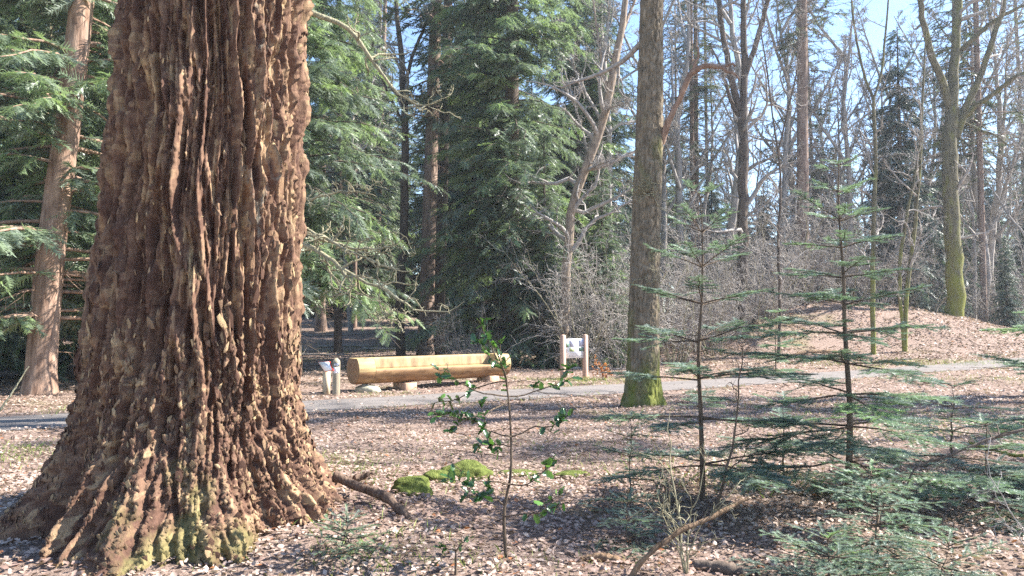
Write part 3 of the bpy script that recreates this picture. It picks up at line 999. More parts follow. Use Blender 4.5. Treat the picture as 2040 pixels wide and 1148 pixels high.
sn2 = pl((1372, 150, 13.4), (1400, 130, 13.2), (1440, 134, 13.0), (1455, 142, 12.9), (1474, 160, 12.8))
sn3 = pl((1382, 138, 13.3), (1392, 108, 13.3), (1388, 80, 13.3))
sn4 = pl((1440, 134, 13.0), (1455, 128, 12.95), (1466, 131, 12.9))
db = MB()
for s_, r_ in ((snag, [0.085, 0.06, 0.05, 0.055, 0.04]), (sn2, [0.05, 0.05, 0.045, 0.03, 0.012]), (sn3, [0.03, 0.02, 0.012]), (sn4, [0.035, 0.022, 0.016])):
    Q = resample(s_, 12, 1); Q[2:-1] += ro.normal(size=(9, 3)) * 0.012
    V, Fq = tubes(Q, np.interp(np.linspace(0, 1, 12), np.linspace(0, 1, len(r_)), r_), 8); db.add(V - o3, Fq)
db.build('dead_limb', M_PINKBARK, root, smooth=True)
ob = MB()
obl = [pl((1282, 80, 13.9), (1240, 125, 14.3), (1190, 150, 14.8), (1140, 165, 15.2), (1118, 175, 15.5))]
PPo = np.stack([resample(x, 12, 1) for x in obl]); RRo = np.linspace(0.06, 0.018, 12)[None].repeat(len(obl), 0)
V, Fq = tubes(PPo, RRo, 7); ob.add(V - o3, Fq)
a1, a2 = grow(ro, PPo, RRo, 14, 0.4, 7, 50, 0.02, 0.3, 0.2)
V, Fq = tubes(a1, a2, 4); ob.add(V - o3, Fq)
a1, a2 = grow(ro, a1, a2, 5, 0.5, 5, 50, 0.0, 0.35, 0.1)
V, Fq = tubes(a1, a2, 3); ob.add(V - o3, Fq)
ob.build('branch', M_TWIG, root, smooth=True)
# tufts of water shoots on the stem
for (px, py, cnt, spread) in [(1300, 385, 10, 1.0), (1268, 372, 9, 1.0), (1305, 500, 5, 0.4), (1310, 560, 4, 0.4), (1262, 560, 3, 0.4)]:
    ep, st = MB(), []
    for _ in range(cnt):
        b0 = P(px, py, 13.65)
        d = unit(np.array([ro.normal() * 0.9, -abs(ro.normal()) * 0.6, ro.normal() * 0.5]))
        L = ro.uniform(0.2, 0.6) * spread + 0.1
        st.append(np.stack([b0 + d * L * t_ + np.array([0, 0, 0.15 * L * t_ * t_]) + ro.normal(size=3) * 0.03 * (t_ > 0) for t_ in np.linspace(0, 1, 6)]))
    st = np.stack(st)
    sr = np.linspace(0.009, 0.004, 6)[None].repeat(len(st), 0)
    V, Fq = tubes(st, sr, 4); ep.add(V - o3, Fq)
    a1, a2 = grow(ro, st, sr, 4, 0.55, 5, 50, 0.05, 0.35, 0.3, rtip=0.003)
    V, Fq = tubes(a1, a2, 3); ep.add(V - o3, Fq)
    ep.build('water_shoot', M_TWIGG, root, smooth=True)

def base_pt(px, D):
    return np.array(put(px, D)) - np.array([0, 0, 0.3])

def add_tree(name, label, px, D, limbs, bark, twig, seed, cat='tree', **kw):
    r = np.random.default_rng(seed)
    L = []
    for lm in limbs:
        pts, rad = lm
        pts = [base_pt(px, D) if p == 'base' else P(*p) for p in pts]
        L.append((np.array(pts), rad))
    tr, tw = limb_tree(r, L, **kw)
    return tree_thing(name, label, cat, put(px, D), tr, tw, bark, twig)

# forked mossy oak on the back of the mound
D = 31.0
add_tree('oak_tree', 'forked oak with yellow-green mossy stem rising behind the leaf mound', 1900, 37.0, [
    (['base', (1903, 560, 37.0), (1900, 520, 37.0), (1893, 400, 37.0), (1893, 300, 37.0), (1897, 215, 37.0)], [0.44, 0.40, 0.38, 0.36, 0.36, 0.32]),
    ([(1895, 230, 37.0), (1880, 170, 36.8), (1852, 100, 36.4), (1838, 40, 36.0), (1820, -60, 35.5), (1800, -200, 35.0)], [0.2, 0.18, 0.15, 0.12, 0.08, 0.03]),
    ([(1897, 220, 37.0), (1902, 120, 37.0), (1908, 30, 37.0), (1912, -80, 37.0), (1930, -220, 37.0)], [0.27, 0.22, 0.19, 0.14, 0.04]),
    ([(1905, 275, 37.0), (1925, 210, 36.7), (1955, 150, 36.4), (1975, 90, 36.0), (2000, 10, 35.6), (2020, -120, 35.0)], [0.19, 0.16, 0.14, 0.12, 0.09, 0.03]),
    ([(1910, 245, 37.0), (1945, 210, 36.4), (1990, 180, 35.8), (2015, 155, 35.4), (2060, 140, 35.0), (2130, 90, 34.5)], [0.15, 0.13, 0.11, 0.10, 0.07, 0.02]),
    ([(1916, 100, 37.0), (1945, 70, 36.6), (1990, 35, 36.2), (2060, 0, 35.6)], [0.13, 0.11, 0.09, 0.04]),
    ([(1922, 245, 36.9), (1950, 258, 36.4), (1985, 270, 35.8), (2020, 300, 35.4)], [0.07, 0.06, 0.045, 0.015]),
], M_MOSSY, M_TWIG, 3, twigs=(8, 6, 5), lens=(0.36, 0.45, 0.5), t0=0.35, wig=0.3, k=14, rtip=0.005)

# forked dark oak
add_tree('oak_tree', 'dark forked oak behind the foreground oak, limbs rising in a tall V', 1480, 34.0, [
    (['base', (1478, 520, 34), (1480, 400, 34), (1481, 300, 34), (1478, 215, 34)], [0.27, 0.24, 0.23, 0.23, 0.2]),
    ([(1477, 235, 34), (1462, 180, 34), (1447, 110, 33.6), (1435, 40, 33.4), (1425, -60, 33), (1420, -200, 33)], [0.16, 0.14, 0.12, 0.1, 0.08, 0.03]),
    ([(1480, 220, 34), (1484, 130, 34), (1480, 40, 34), (1482, -60, 34), (1490, -220, 34)], [0.17, 0.15, 0.12, 0.1, 0.03]),
    ([(1485, 150, 34), (1505, 90, 33.8), (1520, 40, 33.6), (1540, -40, 33.2), (1560, -160, 33)], [0.13, 0.12, 0.10, 0.08, 0.03]),
    ([(1470, 230, 34), (1452, 190, 33.6), (1435, 130, 33.4), (1415, 90, 33)], [0.1, 0.08, 0.06, 0.02]),
], M_DARKBARK, M_TWIG, 4, twigs=(10, 7, 5), lens=(0.40, 0.45, 0.5), t0=0.4, wig=0.32, k=12, rtip=0.005)

# nearer oak limb reaching in from above over the clearing
add_tree('oak_tree', 'bare crooked oak with long dark limbs arching over the thicket', 1545, 27.5, [
    (['base', (1556, 640, 27.5), (1553, 560, 27.5), (1550, 470, 27.5), (1556, 380, 27.5), (1551, 300, 27.5)], [0.07, 0.06, 0.055, 0.05, 0.045, 0.03]),
    ([(1551, 310, 27.5), (1540, 240, 27.3), (1530, 150, 27), (1515, 60, 26.8), (1500, -40, 26.6)], [0.035, 0.03, 0.028, 0.02, 0.01]),
    ([(1551, 300, 27.5), (1570, 220, 27.3), (1590, 130, 27), (1600, 20, 26.8)], [0.035, 0.03, 0.025, 0.01]),
], M_DARKBARK, M_TWIG, 14, twigs=(10, 7, 5), wig=0.38, k=7)

# leaning pale tree by the info board
add_tree('bent_tree', 'pale bent tree leaning right above the twig thicket by the info board', 1120, 25.0, [
    (['base', (1128, 560, 25), (1130, 450, 25), (1148, 385, 24.8), (1178, 310, 24.5), (1204, 230, 24.2), (1222, 150, 24), (1240, 60, 24), (1250, -20, 24), (1262, -160, 24)], [0.17, 0.17, 0.16, 0.16, 0.155, 0.15, 0.13, 0.11, 0.09, 0.04]),
    ([(1212, 190, 24.1), (1198, 130, 24), (1190, 60, 23.8), (1178, -20, 23.6)], [0.06, 0.05, 0.04, 0.02]),
    ([(1240, 60, 24), (1258, 20, 24.2), (1280, -40, 24.4)], [0.06, 0.05, 0.02]),
    ([(1195, 250, 24.3), (1215, 215, 23.8), (1250, 205, 23.3)], [0.045, 0.03, 0.012]),
    ([(1165, 345, 24.6), (1190, 330, 24.0), (1230, 315, 23.5)], [0.04, 0.03, 0.012]),
], M_PALE, M_TWIG, 5, twigs=(12, 7, 5), lens=(0.3, 0.45, 0.5), t0=0.25, wig=0.4, k=10)

# slender mossy stems on the right
add_tree('slender_tree', 'slender pale-green stem forking high, before the dark spruce', 1738, 30.0, [
    (['base', (1738, 560, 30), (1741, 450, 30), (1746, 320, 30), (1741, 240, 30), (1740, 190, 30)], [0.10, 0.095, 0.09, 0.08, 0.07, 0.06]),
    ([(1741, 200, 30), (1725, 160, 30), (1712, 110, 29.8), (1700, 40, 29.5), (1690, -60, 29)], [0.055, 0.05, 0.045, 0.035, 0.015]),
    ([(1741, 195, 30), (1757, 150, 30), (1762, 90, 30), (1770, 0, 30), (1780, -100, 30)], [0.05, 0.045, 0.04, 0.03, 0.012]),
], M_MOSSY, M_TWIG, 6, twigs=(9, 7, 6), lens=(0.3, 0.45, 0.5), wig=0.35, t0=0.3, k=8)
add_tree('slender_tree', 'pair of slender leaning stems crossing beside the dark spruce', 1800, 30.5, [
    (['base', (1805, 590, 30.5), (1815, 520, 30.5), (1824, 430, 30.5), (1833, 330, 30.5), (1838, 200, 30.5), (1845, 60, 30.5)], [0.09, 0.085, 0.08, 0.07, 0.06, 0.045, 0.02]),
    (['base', (1790, 560, 30.4), (1798, 470, 30.3), (1812, 400, 30.2), (1826, 330, 30.2), (1835, 260, 30.2)], [0.08, 0.07, 0.07, 0.06, 0.045, 0.02]),
], M_MOSSY, M_TWIG, 7, twigs=(14, 7, 6), lens=(0.26, 0.45, 0.5), wig=0.35, t0=0.25, k=8)

# upper left bare branches with twigs against the sky
add_tree('oak_tree', 'thin dark oak rising between the green firs, crooked bare limbs', 800, 30.0, [
    (['base', (797, 640, 30), (802, 480, 30), (806, 380, 30), (808, 260, 30), (803, 150, 30), (792, 60, 30), (788, -60, 30)], [0.2, 0.19, 0.18, 0.17, 0.15, 0.13, 0.1, 0.06]),
    ([(804, 170, 30), (830, 90, 29.7), (860, 20, 29.5), (880, -60, 29.2)], [0.08, 0.07, 0.05, 0.02]),
    ([(806, 250, 30), (770, 180, 29.5), (745, 110, 29.2), (735, 20, 29)], [0.06, 0.05, 0.035, 0.015]),
], M_DARKBARK, M_TWIG, 8, twigs=(12, 7, 5), lens=(0.3, 0.42, 0.45), wig=0.35, t0=0.45, k=10)

# straight conifer trunks
def pole(name, label, px, D, top, r0, bark, seed, group=None, crown_from=None, bend=0.0):
    r = np.random.default_rng(seed)
    o = np.array(put(px, D))
    tp = P(top[0], top[1], D)
    d = tp - o
    pts = np.array([[0, 0, -0.3], [0, 0, 0.02], d * 0.3 + [bend, 0, 0], d * 0.65 + [bend * 0.6, 0, 0], d, d * 1.6])
    w, c = conifer(r, pts, [r0 * 1.05, r0, r0 * 0.92, r0 * 0.85, r0 * 0.78, r0 * 0.6, r0 * 0.2], crown_from or d[2] * 1.0, d[2] * 1.55, 3.2, 0.6, 3, 0.2, 0.85, 2.6, 0.35, (0.1, 0.7), dead=24, k=10)
    e = empty(name, tuple(o)); tag(e, label, 'tree', group)
    w.build('trunk', bark, e, smooth=True)
    c.build('crown', M_FOL_PINE if bark is M_PINE else M_FOL_DARK, e)
    return e
pole('pine_tree', 'thick brown conifer trunk, left one of the pair behind the log bench', 847, 30.0, (868, 30), 0.30, M_PINE, 21, crown_from=9.5)
pole('pine_tree', 'dark conifer trunk, right one of the pair behind the log bench', 872, 31.5, (892, 30), 0.24, M_DARKBARK, 22, crown_from=9)
pole('pine_tree', 'smooth grey-green conifer pole behind the numbered marker post', 674, 33.0, (676, 300), 0.17, M_DARKBARK, 23, crown_from=7.0)
pole('pine_tree', 'pale grey pine trunk standing tall beyond the twig thicket', 1600, 41.0, (1598, 20), 0.33, M_PINE, 24, crown_from=15.0)
pole('pine_tree', 'thin pinkish pine stem between the foreground oak and the forked oak', 1388, 48.0, (1386, 120), 0.18, M_PINE, 25, crown_from=15.0)
pole('pine_tree', 'shaded fir trunk behind the leaning reddish fir', 32, 26.0, (40, 380), 0.30, M_DARKBARK, 26, crown_from=5.5)
pole('pine_tree', 'thin mossy stem close behind the leaning reddish fir', 88, 19.5, (96, 200), 0.085, M_MOSSY, 27, crown_from=6.5)
tp_ = {}
rp = np.random.default_rng(41)
for k in range(20):
    px = rp.uniform(620, 1000) if k < 9 else rp.uniform(1320, 2200)
    D = rp.uniform(42, 75)
    if k < 3:
        e = pole('pine_tree', 'slim pine pole far off in the wood ' + where(px), px, D, (px + rp.uniform(-20, 20), -40), rp.uniform(0.13, 0.2), M_PINE, 60 + k, 'slim pine poles ' + where(px), crown_from=11.0)
        tp_[k] = e
    else:
        e = copy_tree(tp_[k % 3])
        e.location = put(px, D); e.rotation_euler = (0, 0, rp.uniform(0, 6.28))
        tag(e, 'slim pine pole far off in the wood ' + where(px), 'tree', 'slim pine poles ' + where(px))
        s_ = rp.uniform(0.7, 1.0); e.scale = (s_, s_, s_)

# bare small trees in the background (grey twig haze)
protos = []
for k in range(3):
    r = np.random.default_rng(200 + k)
    H = 13.0
    stem = np.stack([np.cumsum(r.normal(size=7) * 0.25), np.cumsum(r.normal(size=7) * 0.25), np.linspace(-0.3, H, 7)], 1); stem[:, :2] -= stem[0, :2]
    lm = [(stem, [0.16, 0.14, 0.12, 0.09, 0.06, 0.03])]
    for q_ in range(4):
        i_ = 2 + q_ % 4
        a_ = r.uniform(0, 6.28)
        d_ = np.array([math.cos(a_), math.sin(a_), 1.3])
        lm.append((np.array([stem[i_], stem[i_] + d_ * 1.2, stem[i_] + d_ * 2.6 + [0, 0, 0.6]]), [0.07, 0.05, 0.02]))
    tr, tw = limb_tree(r, lm, twigs=(11, 7, 5), lens=(0.3, 0.45, 0.5), t0=0.2, wig=0.3, k=7, up=0.08, rtip=0.007)
    protos.append((tr.mesh('trunk', M_TWIG, True), tw.mesh('crown', M_TWIG, True)))
spots = [(1310, 44), (1440, 38), (1530, 56), (1590, 46), (1630, 60), (1720, 44), (1775, 58), (1850, 54), (1905, 60), (1940, 52), (2050, 66), (1990, 46), (1350, 40), (1420, 46), (1540, 44), (1570, 52), (1660, 46), (1700, 55), (1760, 50), (1870, 48), (1950, 45), (1985, 55), (2030, 42), (2080, 50), (1460, 62), (1620, 70),
         (1740, 72), (1830, 66), (1920, 80), (2000, 75), (2120, 62), (700, 44), (1240, 36), (1330, 72), (1500, 80), (1680, 85), (1790, 90), (1880, 85), (2060, 85)]
for k, (px, D) in enumerate(spots):
    e = empty('bare_tree', put(px, D), rb.uniform(0, 6.28))
    s_ = rb.uniform(1.05, 1.75); e.scale = (s_ * 0.9, s_ * 0.9, s_)
    tag(e, 'leafless grey tree of fine twigs in the wood ' + where(px), 'tree', 'leafless trees ' + where(px))
    mesh_obj('trunk', protos[k % 3][0], e); mesh_obj('crown', protos[k % 3][1], e)

for k, (x_, y_, s_) in enumerate([(20.5, 17.0, 1.7), (25.0, 16.0, 1.6), (16.0, 17.5, 1.5), (22.0, 12.6, 1.5)]):
    e = empty('bare_tree', (x_, y_, gz(x_, y_)), 1.3 * k); e.scale = (s_, s_, s_)
    tag(e, 'tall leafless tree standing on the sunny side of the clearing', 'tree', 'leafless trees on the sunny side of the clearing')
    mesh_obj('trunk', protos[k % 3][0], e); mesh_obj('crown', protos[k % 3][1], e)

# bare shrubs making the twig thicket
shr = []
for k in range(4):
    r = np.random.default_rng(300 + k)
    ns = 16
    a_ = r.uniform(0, 6.28, ns)
    L = r.uniform(2.0, 4.4, ns)
    d = unit(np.stack([np.cos(a_) * r.uniform(0.1, 0.9, ns), np.sin(a_) * r.uniform(0.1, 0.9, ns), np.ones(ns)], 1))
    pts = [np.stack([np.cos(a_) * 0.25, np.sin(a_) * 0.25, np.full(ns, -0.1)], 1)]
    for s_ in range(8):
        d = unit(d + r.normal(size=(ns, 3)) * 0.16 + np.array([0, 0, -0.02]))
        pts.append(pts[-1] + d * (L / 8)[:, None])
    SP = np.stack(pts, 1); SR = (np.linspace(0.022, 0.005, 9)[None] * r.uniform(0.6, 1.2, ns)[:, None])
    stem, tw = MB(), MB()
    V, Fq = tubes(SP, SR, 5); stem.add(V, Fq)
    a1, b1 = grow(r, SP, SR, 12, 0.42, 7, 50, 0.0, 0.28, 0.2, rtip=0.0045)
    V, Fq = tubes(a1, b1, 3); tw.add(V, Fq)
    a2, b2 = grow(r, a1, b1, 6, 0.5, 5, 48, -0.02, 0.3, 0.1, rtip=0.004)
    V, Fq = tubes(a2, b2, 3); tw.add(V, Fq)
    shr.append((stem.mesh('stem', M_TWIG if k % 2 else M_TWIGG, True), tw.mesh('twigs', M_TWIG, True)))
sspots = [(1160, 24.5, 1.1), (1222, 25, 1.2), (1245, 26, 1.4), (1180, 28, 1.5), (1090, 26.5, 0.9), (930, 25, 0.6),
          (1340, 28, 1.2), (1375, 31, 1.3), (1420, 30, 1.2), (1455, 33, 1.4), (1510, 33, 1.3), (1545, 35, 1.5), (1590, 37, 1.5), (1640, 38, 1.4), (1690, 39, 1.5), (1750, 40, 1.5), (1840, 42, 1.4), (1950, 44, 1.5), (2010, 43, 1.6), (2070, 40, 1.5), (1400, 38, 1.7), (1480, 42, 1.8), (1560, 46, 1.9), (1660, 48, 1.9), (1300, 33, 1.3)]
for k, (px, D, s_) in enumerate(sspots):
    e = empty('bare_shrub', put(px, D), rb.uniform(0, 6.28))
    e.scale = (s_, s_, s_ * rb.uniform(0.85, 1.15))
    if px < 1060:
        tag(e, 'low tangled bare shrub just behind the log bench', 'shrub')
    elif px < 1290:
        tag(e, 'tangled leafless shrub in the thicket behind the info board', 'shrub', 'leafless shrubs behind the info board')
    else:
        tag(e, 'grey leafless shrub in the twig thicket ' + where(px), 'shrub', 'leafless shrubs ' + where(px))
    mesh_obj('stem', shr[k % 4][0], e); mesh_obj('twigs', shr[k % 4][1], e)

# the lichen-covered bare bough hanging out from behind the great trunk
rz_ = np.random.default_rng(55)
bough_o = put(540, 12.0)
e = empty('bare_tree', bough_o)
tag(e, 'small bare tree behind the great trunk, lichen-pale boughs reaching right', 'tree')
lm = [(np.array([np.array(bough_o) - [0, 0, .3], P(548, 700, 12), P(545, 520, 12), P(540, 330, 12), P(535, 150, 12), P(530, -50, 12)]), [0.085, 0.08, 0.075, 0.07, 0.06, 0.03]),
      (pl((545, 470, 12), (610, 492, 11.8), (665, 525, 11.6), (720, 565, 11.4), (765, 585, 11.3), (800, 615, 11.2), (840, 632, 11.2), (905, 628, 11.2), (925, 600, 11.2)), [0.045, 0.036, 0.03, 0.024, 0.019, 0.014, 0.011, 0.008, 0.005]),
      (pl((545, 440, 12), (610, 455, 11.8), (660, 480, 11.7), (720, 490, 11.5), (770, 480, 11.4), (805, 470, 11.3)), [0.04, 0.028, 0.022, 0.016, 0.011, 0.006]),
      (pl((545, 440, 12), (640, 470, 11.5), (700, 500, 11.3), (750, 520, 11.2), (800, 540, 11.0), (835, 530, 11.0)), [0.035, 0.026, 0.02, 0.015, 0.01, 0.006]),
      (pl((545, 380, 12), (620, 398, 12.2), (690, 380, 12.3), (750, 392, 12.4)), [0.035, 0.022, 0.015, 0.006]),
      (pl((540, 60, 12), (620, 20, 12.2), (700, 60, 12.4), (745, 130, 12.5), (790, 190, 12.6), (850, 220, 12.7), (880, 200, 12.8)), [0.05, 0.042, 0.034, 0.028, 0.02, 0.014, 0.007]),
      (pl((752, 520, 11.2), (756, 560, 11.2), (758, 615, 11.2), (770, 640, 11.2), (815, 648, 11.1)), [0.014, 0.012, 0.01, 0.008, 0.005])]
for n_, (pts, rad) in enumerate(lm):
    lb = MB()
    Q = resample(pts, 22, 1); R = np.interp(np.linspace(0, 1, 22), np.linspace(0, 1, len(rad)), rad) * 1.25
    if n_:
        Q[1:-1] += np.cumsum(rz_.normal(size=(20, 3)), 0) * 0.006 + rz_.normal(size=(20, 3)) * 0.012
    V, Fq = tubes(Q, R, 7); lb.add(V - np.array(bough_o), Fq)
    if n_:
        a1, b1 = grow(rz_, Q[None], R[None], 15, 0.24, 9, 55, 0.06, 0.42, 0.25, rtip=0.006, tip_len=0.6)
        V, Fq = tubes(a1, b1, 5); lb.add(V - np.array(bough_o), Fq)
        a2, b2 = grow(rz_, a1, b1, 4, 0.42, 6, 55, 0.06, 0.45, 0.3, rtip=0.005)
        V, Fq = tubes(a2, b2, 4); lb.add(V - np.array(bough_o), Fq)
    lb.build('bough' if n_ else 'trunk', M_TWIGG, e, smooth=True)

# ------------------------------------------------------------------ foreground fir saplings
def needle_twig(seed, n=14, L=1.0):
    """needled twig of unit length along x, needles mostly to the sides; triangles"""
    r = np.random.default_rng(seed)
    V, T = [], []
    for i in range(n):
        x = (i + 0.5) / n
        for sg in (-1, 1, 0):
            if sg == 0 and i % 2: continue
            a = math.radians(r.uniform(48, 72))
            l = r.uniform(0.34, 0.48)
            if sg == 0:
                d = np.array([math.cos(a), r.uniform(-0.5, 0.5), 0.75 * math.sin(a)])
                l *= 0.7
            else:
                d = np.array([math.cos(a), sg * math.sin(a), r.uniform(0.0, 0.45)])
            p0 = np.array([x + r.uniform(-.02, .02), 0, 0])
            s = unit(np.cross(d, [0, 0, 1.0]) + np.array([0, 0, 0.3 * r.normal()])) * 0.036
            b = len(V)
            V += [p0 - s, p0 + s, p0 + d * l]
            T.append((b, b + 1, b + 2))
    b = len(V)
    V += [np.array([0, -0.02, 0]), np.array([0, 0.02, 0]), np.array([1.0, 0, 0])]; T.append((b, b + 1, b + 2))
    return np.array(V), np.array(T)
NT = [needle_twig(s) for s in range(3)]

def needle_along(mb, rng, Pn, bright, seg=0.065, t_from=0.0):
    """cover polylines (m,n,3) with needle twigs of length seg"""
    m, n, _ = Pn.shape
    L = np.linalg.norm(np.diff(Pn, axis=1), axis=2).sum(1)
    cnt = np.maximum(1, np.round(L * (1 - t_from) / seg).astype(int))
    idx = np.repeat(np.arange(m), cnt)
    k = np.concatenate([np.arange(c) for c in cnt])
    t = t_from + (1 - t_from) * (k / cnt[idx])
    s = t * (n - 1); i0 = np.clip(s.astype(int), 0, n - 2); fr = (s - i0)[:, None]
    pos = Pn[idx, i0] * (1 - fr) + Pn[idx, i0 + 1] * fr
    T = unit(Pn[idx, i0 + 1] - Pn[idx, i0])
    up = np.array([0, 0, 1.0]) + rng.normal(size=(len(idx), 3)) * 0.15
    ay = unit(np.cross(up, T)); az = np.cross(T, ay)
    w = rng.integers(0, 3, len(idx))
    br = np.clip(bright[idx] + rng.normal(0, 0.10, len(idx)), 0, 1)
    for q_ in range(3):
        k_ = w == q_
        if k_.any():
            V, Fi, r = instance(NT[q_][0], NT[q_][1], pos[k_], T[k_] * seg * 1.12, ay[k_] * seg, az[k_] * seg, br[k_])
            mb.add(V, Fi, r)

def sapling(rng, H, Lmax, lean=(0, 0), whorls=10, per=5, r0=0.03, low=0.12, shape=0.75, top_el=0.9, low_el=-0.05, bare=0.25, seg=0.06, bright=0.5, sub=True, side_len=0.42):
    stem, needles = MB(), MB()
    z = np.linspace(-0.1, H, 10)
    SP = np.stack([lean[0] * z / H + 0.012 * np.cumsum(rng.normal(size=10)), lean[1] * z / H + 0.012 * np.cumsum(rng.normal(size=10)), z], 1)
    SP[:, :2] -= SP[0, :2]
    SR = r0 * (1 - 0.88 * np.linspace(0, 1, 10))
    V, Fq = tubes(SP, SR, 9); stem.add(V, Fq)
    zw = H * (low + (0.97 - low) * np.linspace(0, 1, whorls) ** 0.92)
    zb = np.concatenate([np.full(per, q_) + rng.normal(0, 0.012, per) for q_ in zw] + [rng.uniform(H * low, H * 0.8, whorls)])
    az = np.concatenate([rng.uniform(0, 6.28) + np.arange(per) * 2 * np.pi / per + rng.normal(0, 0.25, per) for _ in zw] + [rng.uniform(0, 6.28, whorls)])
    rel = zb / H
    L = Lmax * np.clip((1 - rel), 0.02, 1) ** shape * rng.uniform(0.7, 1.12, len(zb)) + 0.10
    L[-whorls:] *= 0.4
    el = low_el + (top_el - low_el) * np.clip(rel - 0.2, 0, 1) ** 1.3 + rng.normal(0, 0.08, len(zb))
    base = np.stack([np.interp(zb, SP[:, 2], SP[:, i]) for i in range(3)], 1)
    m = 8; t = np.linspace(0, 1, m)
    out = np.stack([np.cos(az), np.sin(az), 0 * az], 1)
    BP = base[:, None] + out[:, None] * (L[:, None] * t * np.cos(el)[:, None])[:, :, None]
    BP[:, :, 2] += L[:, None] * (np.sin(el)[:, None] * t[None] - 0.10 * (1 - rel)[:, None] * t[None] ** 2)
    BP[:, 1:] += np.cumsum(rng.normal(size=(len(zb), m - 1, 3)) * np.array([0.012, 0.012, 0.008]), 1) * L[:, None, None]
    BR = (0.003 + 0.006 * L)[:, None] * (1 - 0.75 * t)[None]
    V, Fq = tubes(BP, BR, 4); stem.add(V, Fq)
    bb = np.clip(bright + rng.normal(0, 0.15, len(zb)), 0, 1)
    needle_along(needles, rng, BP, bb, seg, bare + 0.15)
    # side twigs in the plane of the branch
    cnt = np.maximum(2, (L * 24).astype(int))
    idx = np.repeat(np.arange(len(zb)), cnt)
    kk = np.concatenate([np.arange(c) for c in cnt])
    s = bare + (0.97 - bare) * (kk + rng.random(len(idx))) / cnt[idx]
    f = s * (m - 1); i0 = np.clip(f.astype(int), 0, m - 2); fr = (f - i0)[:, None]
    pos = BP[idx, i0] * (1 - fr) + BP[idx, i0 + 1] * fr
    T = unit(BP[idx, i0 + 1] - BP[idx, i0])
    side = unit(np.cross(T, np.array([0, 0, 1.0])))
    sg = np.where(kk % 2 == 0, 1.0, -1.0)
    a = np.radians(rng.normal(52, 8, len(idx)))
    d = unit(T * np.cos(a)[:, None] + side * (sg * np.sin(a))[:, None] + np.array([0, 0, 1.0]) * rng.normal(-0.02, 0.1, len(idx))[:, None])
    l2 = np.maximum(0.04, side_len * L[idx] * (1 - 0.8 * s) * rng.uniform(0.7, 1.2, len(idx)))
    t2 = np.linspace(0, 1, 4)
    S2 = pos[:, None] + d[:, None] * (l2[:, None] * t2)[:, :, None]
    S2[:, :, 2] -= 0.06 * l2[:, None] * t2[None] ** 2
    V, Fq = tubes(S2, np.maximum(0.0016, 0.004 * l2)[:, None].repeat(4, 1), 3); stem.add(V, Fq)
    needle_along(needles, rng, S2, bb[idx], seg, 0.08)
    if sub:
        big = l2 > 0.13
        ids = np.where(big)[0]
        cnt = np.maximum(2, (l2[ids] * 16).astype(int))
        ii = np.repeat(ids, cnt)
        kk = np.concatenate([np.arange(c) for c in cnt])
        s = 0.15 + 0.8 * (kk + rng.random(len(ii))) / np.repeat(cnt, cnt)
        pos = S2[ii, 0] + (S2[ii, 3] - S2[ii, 0]) * s[:, None]
        T = d[ii]; side = unit(np.cross(T, np.array([0, 0, 1.0])))
        sg = np.where(kk % 2 == 0, 1.0, -1.0)
        dd = unit(T * 0.62 + side * (sg * 0.78)[:, None] + rng.normal(size=(len(ii), 3)) * 0.08)
        l3 = np.maximum(0.035, 0.45 * l2[ii] * (1 - 0.75 * s))
        S3 = pos[:, None] + dd[:, None] * (l3[:, None] * np.linspace(0, 1, 2))[:, :, None]
        needle_along(needles, rng, S3, bb[idx][ii], seg, 0.0)
    return stem, needles

def place_sapling(name, label, loc, sp, rz=0.0):
    e = empty(name, loc, rz)
    tag(e, label, 'sapling')
    sp[0].build('stem', M_STEM, e, smooth=True)
    sp[1].build('needles', M_NEEDLE, e)
    return e
rs = np.random.default_rng(400)
x, y, z = put(1690, 6.35)
place_sapling('fir_sapling', 'tall young fir with wide tiered branches and a long bare leader', (x, y, z), sapling(rs, 3.05, 1.4, (0.0, 0), 11, 5, 0.033, 0.14, 0.85, 0.5, 0.02, 0.28, 0.072, 0.5))
x, y, z = put(1395, 6.6)
place_sapling('fir_sapling', 'slender young fir with sparse upswept branches before the oak', (x, y, z), sapling(rs, 2.75, 1.25, (-0.04, 0), 8, 5, 0.026, 0.12, 0.7, 0.75, 0.05, 0.35, 0.066, 0.35))
x, y, z = put(1738, 5.0)
place_sapling('fir_sapling', 'small feathery fir with pale stem and fine low skirts of needles', (x, y, z), sapling(rs, 0.62, 0.52, (-0.05, 0.0), 6, 5, 0.010, 0.06, 0.55, 0.5, 0.02, 0.12, 0.042, 0.68, side_len=0.5))
x, y, z = put(1640, 4.55)
place_sapling('fir_sapling', 'low spreading fir seedling in front of the feathery fir', (x, y, z), sapling(rs, 0.26, 0.52, (0.02, 0.0), 3, 7, 0.008, 0.15, 0.35, 0.35, 0.08, 0.08, 0.034, 0.62, side_len=0.5))
x, y, z = put(1850, 4.4)
place_sapling('fir_sapling', 'tiny fir seedling with thin upright stem on bare leaf litter', (x, y, z), sapling(rs, 0.30, 0.45, (0.03, 0.0), 3, 6, 0.007, 0.15, 0.4, 0.5, 0.0, 0.10, 0.034, 0.6, side_len=0.5))
x, y, z = put(1255, 6.5)
place_sapling('fir_sapling', 'thin dark fir seedling between the holly and the slender young fir', (x, y, z), sapling(rs, 0.8, 0.4, (0.0, 0), 5, 4, 0.009, 0.1, 0.6, 0.5, 0.0, 0.15, 0.05, 0.35))
x, y, z = put(1260, 5.5)
place_sapling('fir_sapling', 'low bushy fir seedling at the foot of the bare shoots', (x, y, z), sapling(rs, 0.30, 0.40, (0.0, 0), 3, 6, 0.009, 0.12, 0.4, 0.5, 0.05, 0.08, 0.038, 0.45, side_len=0.5))
x, y, z = put(700, 4.95)
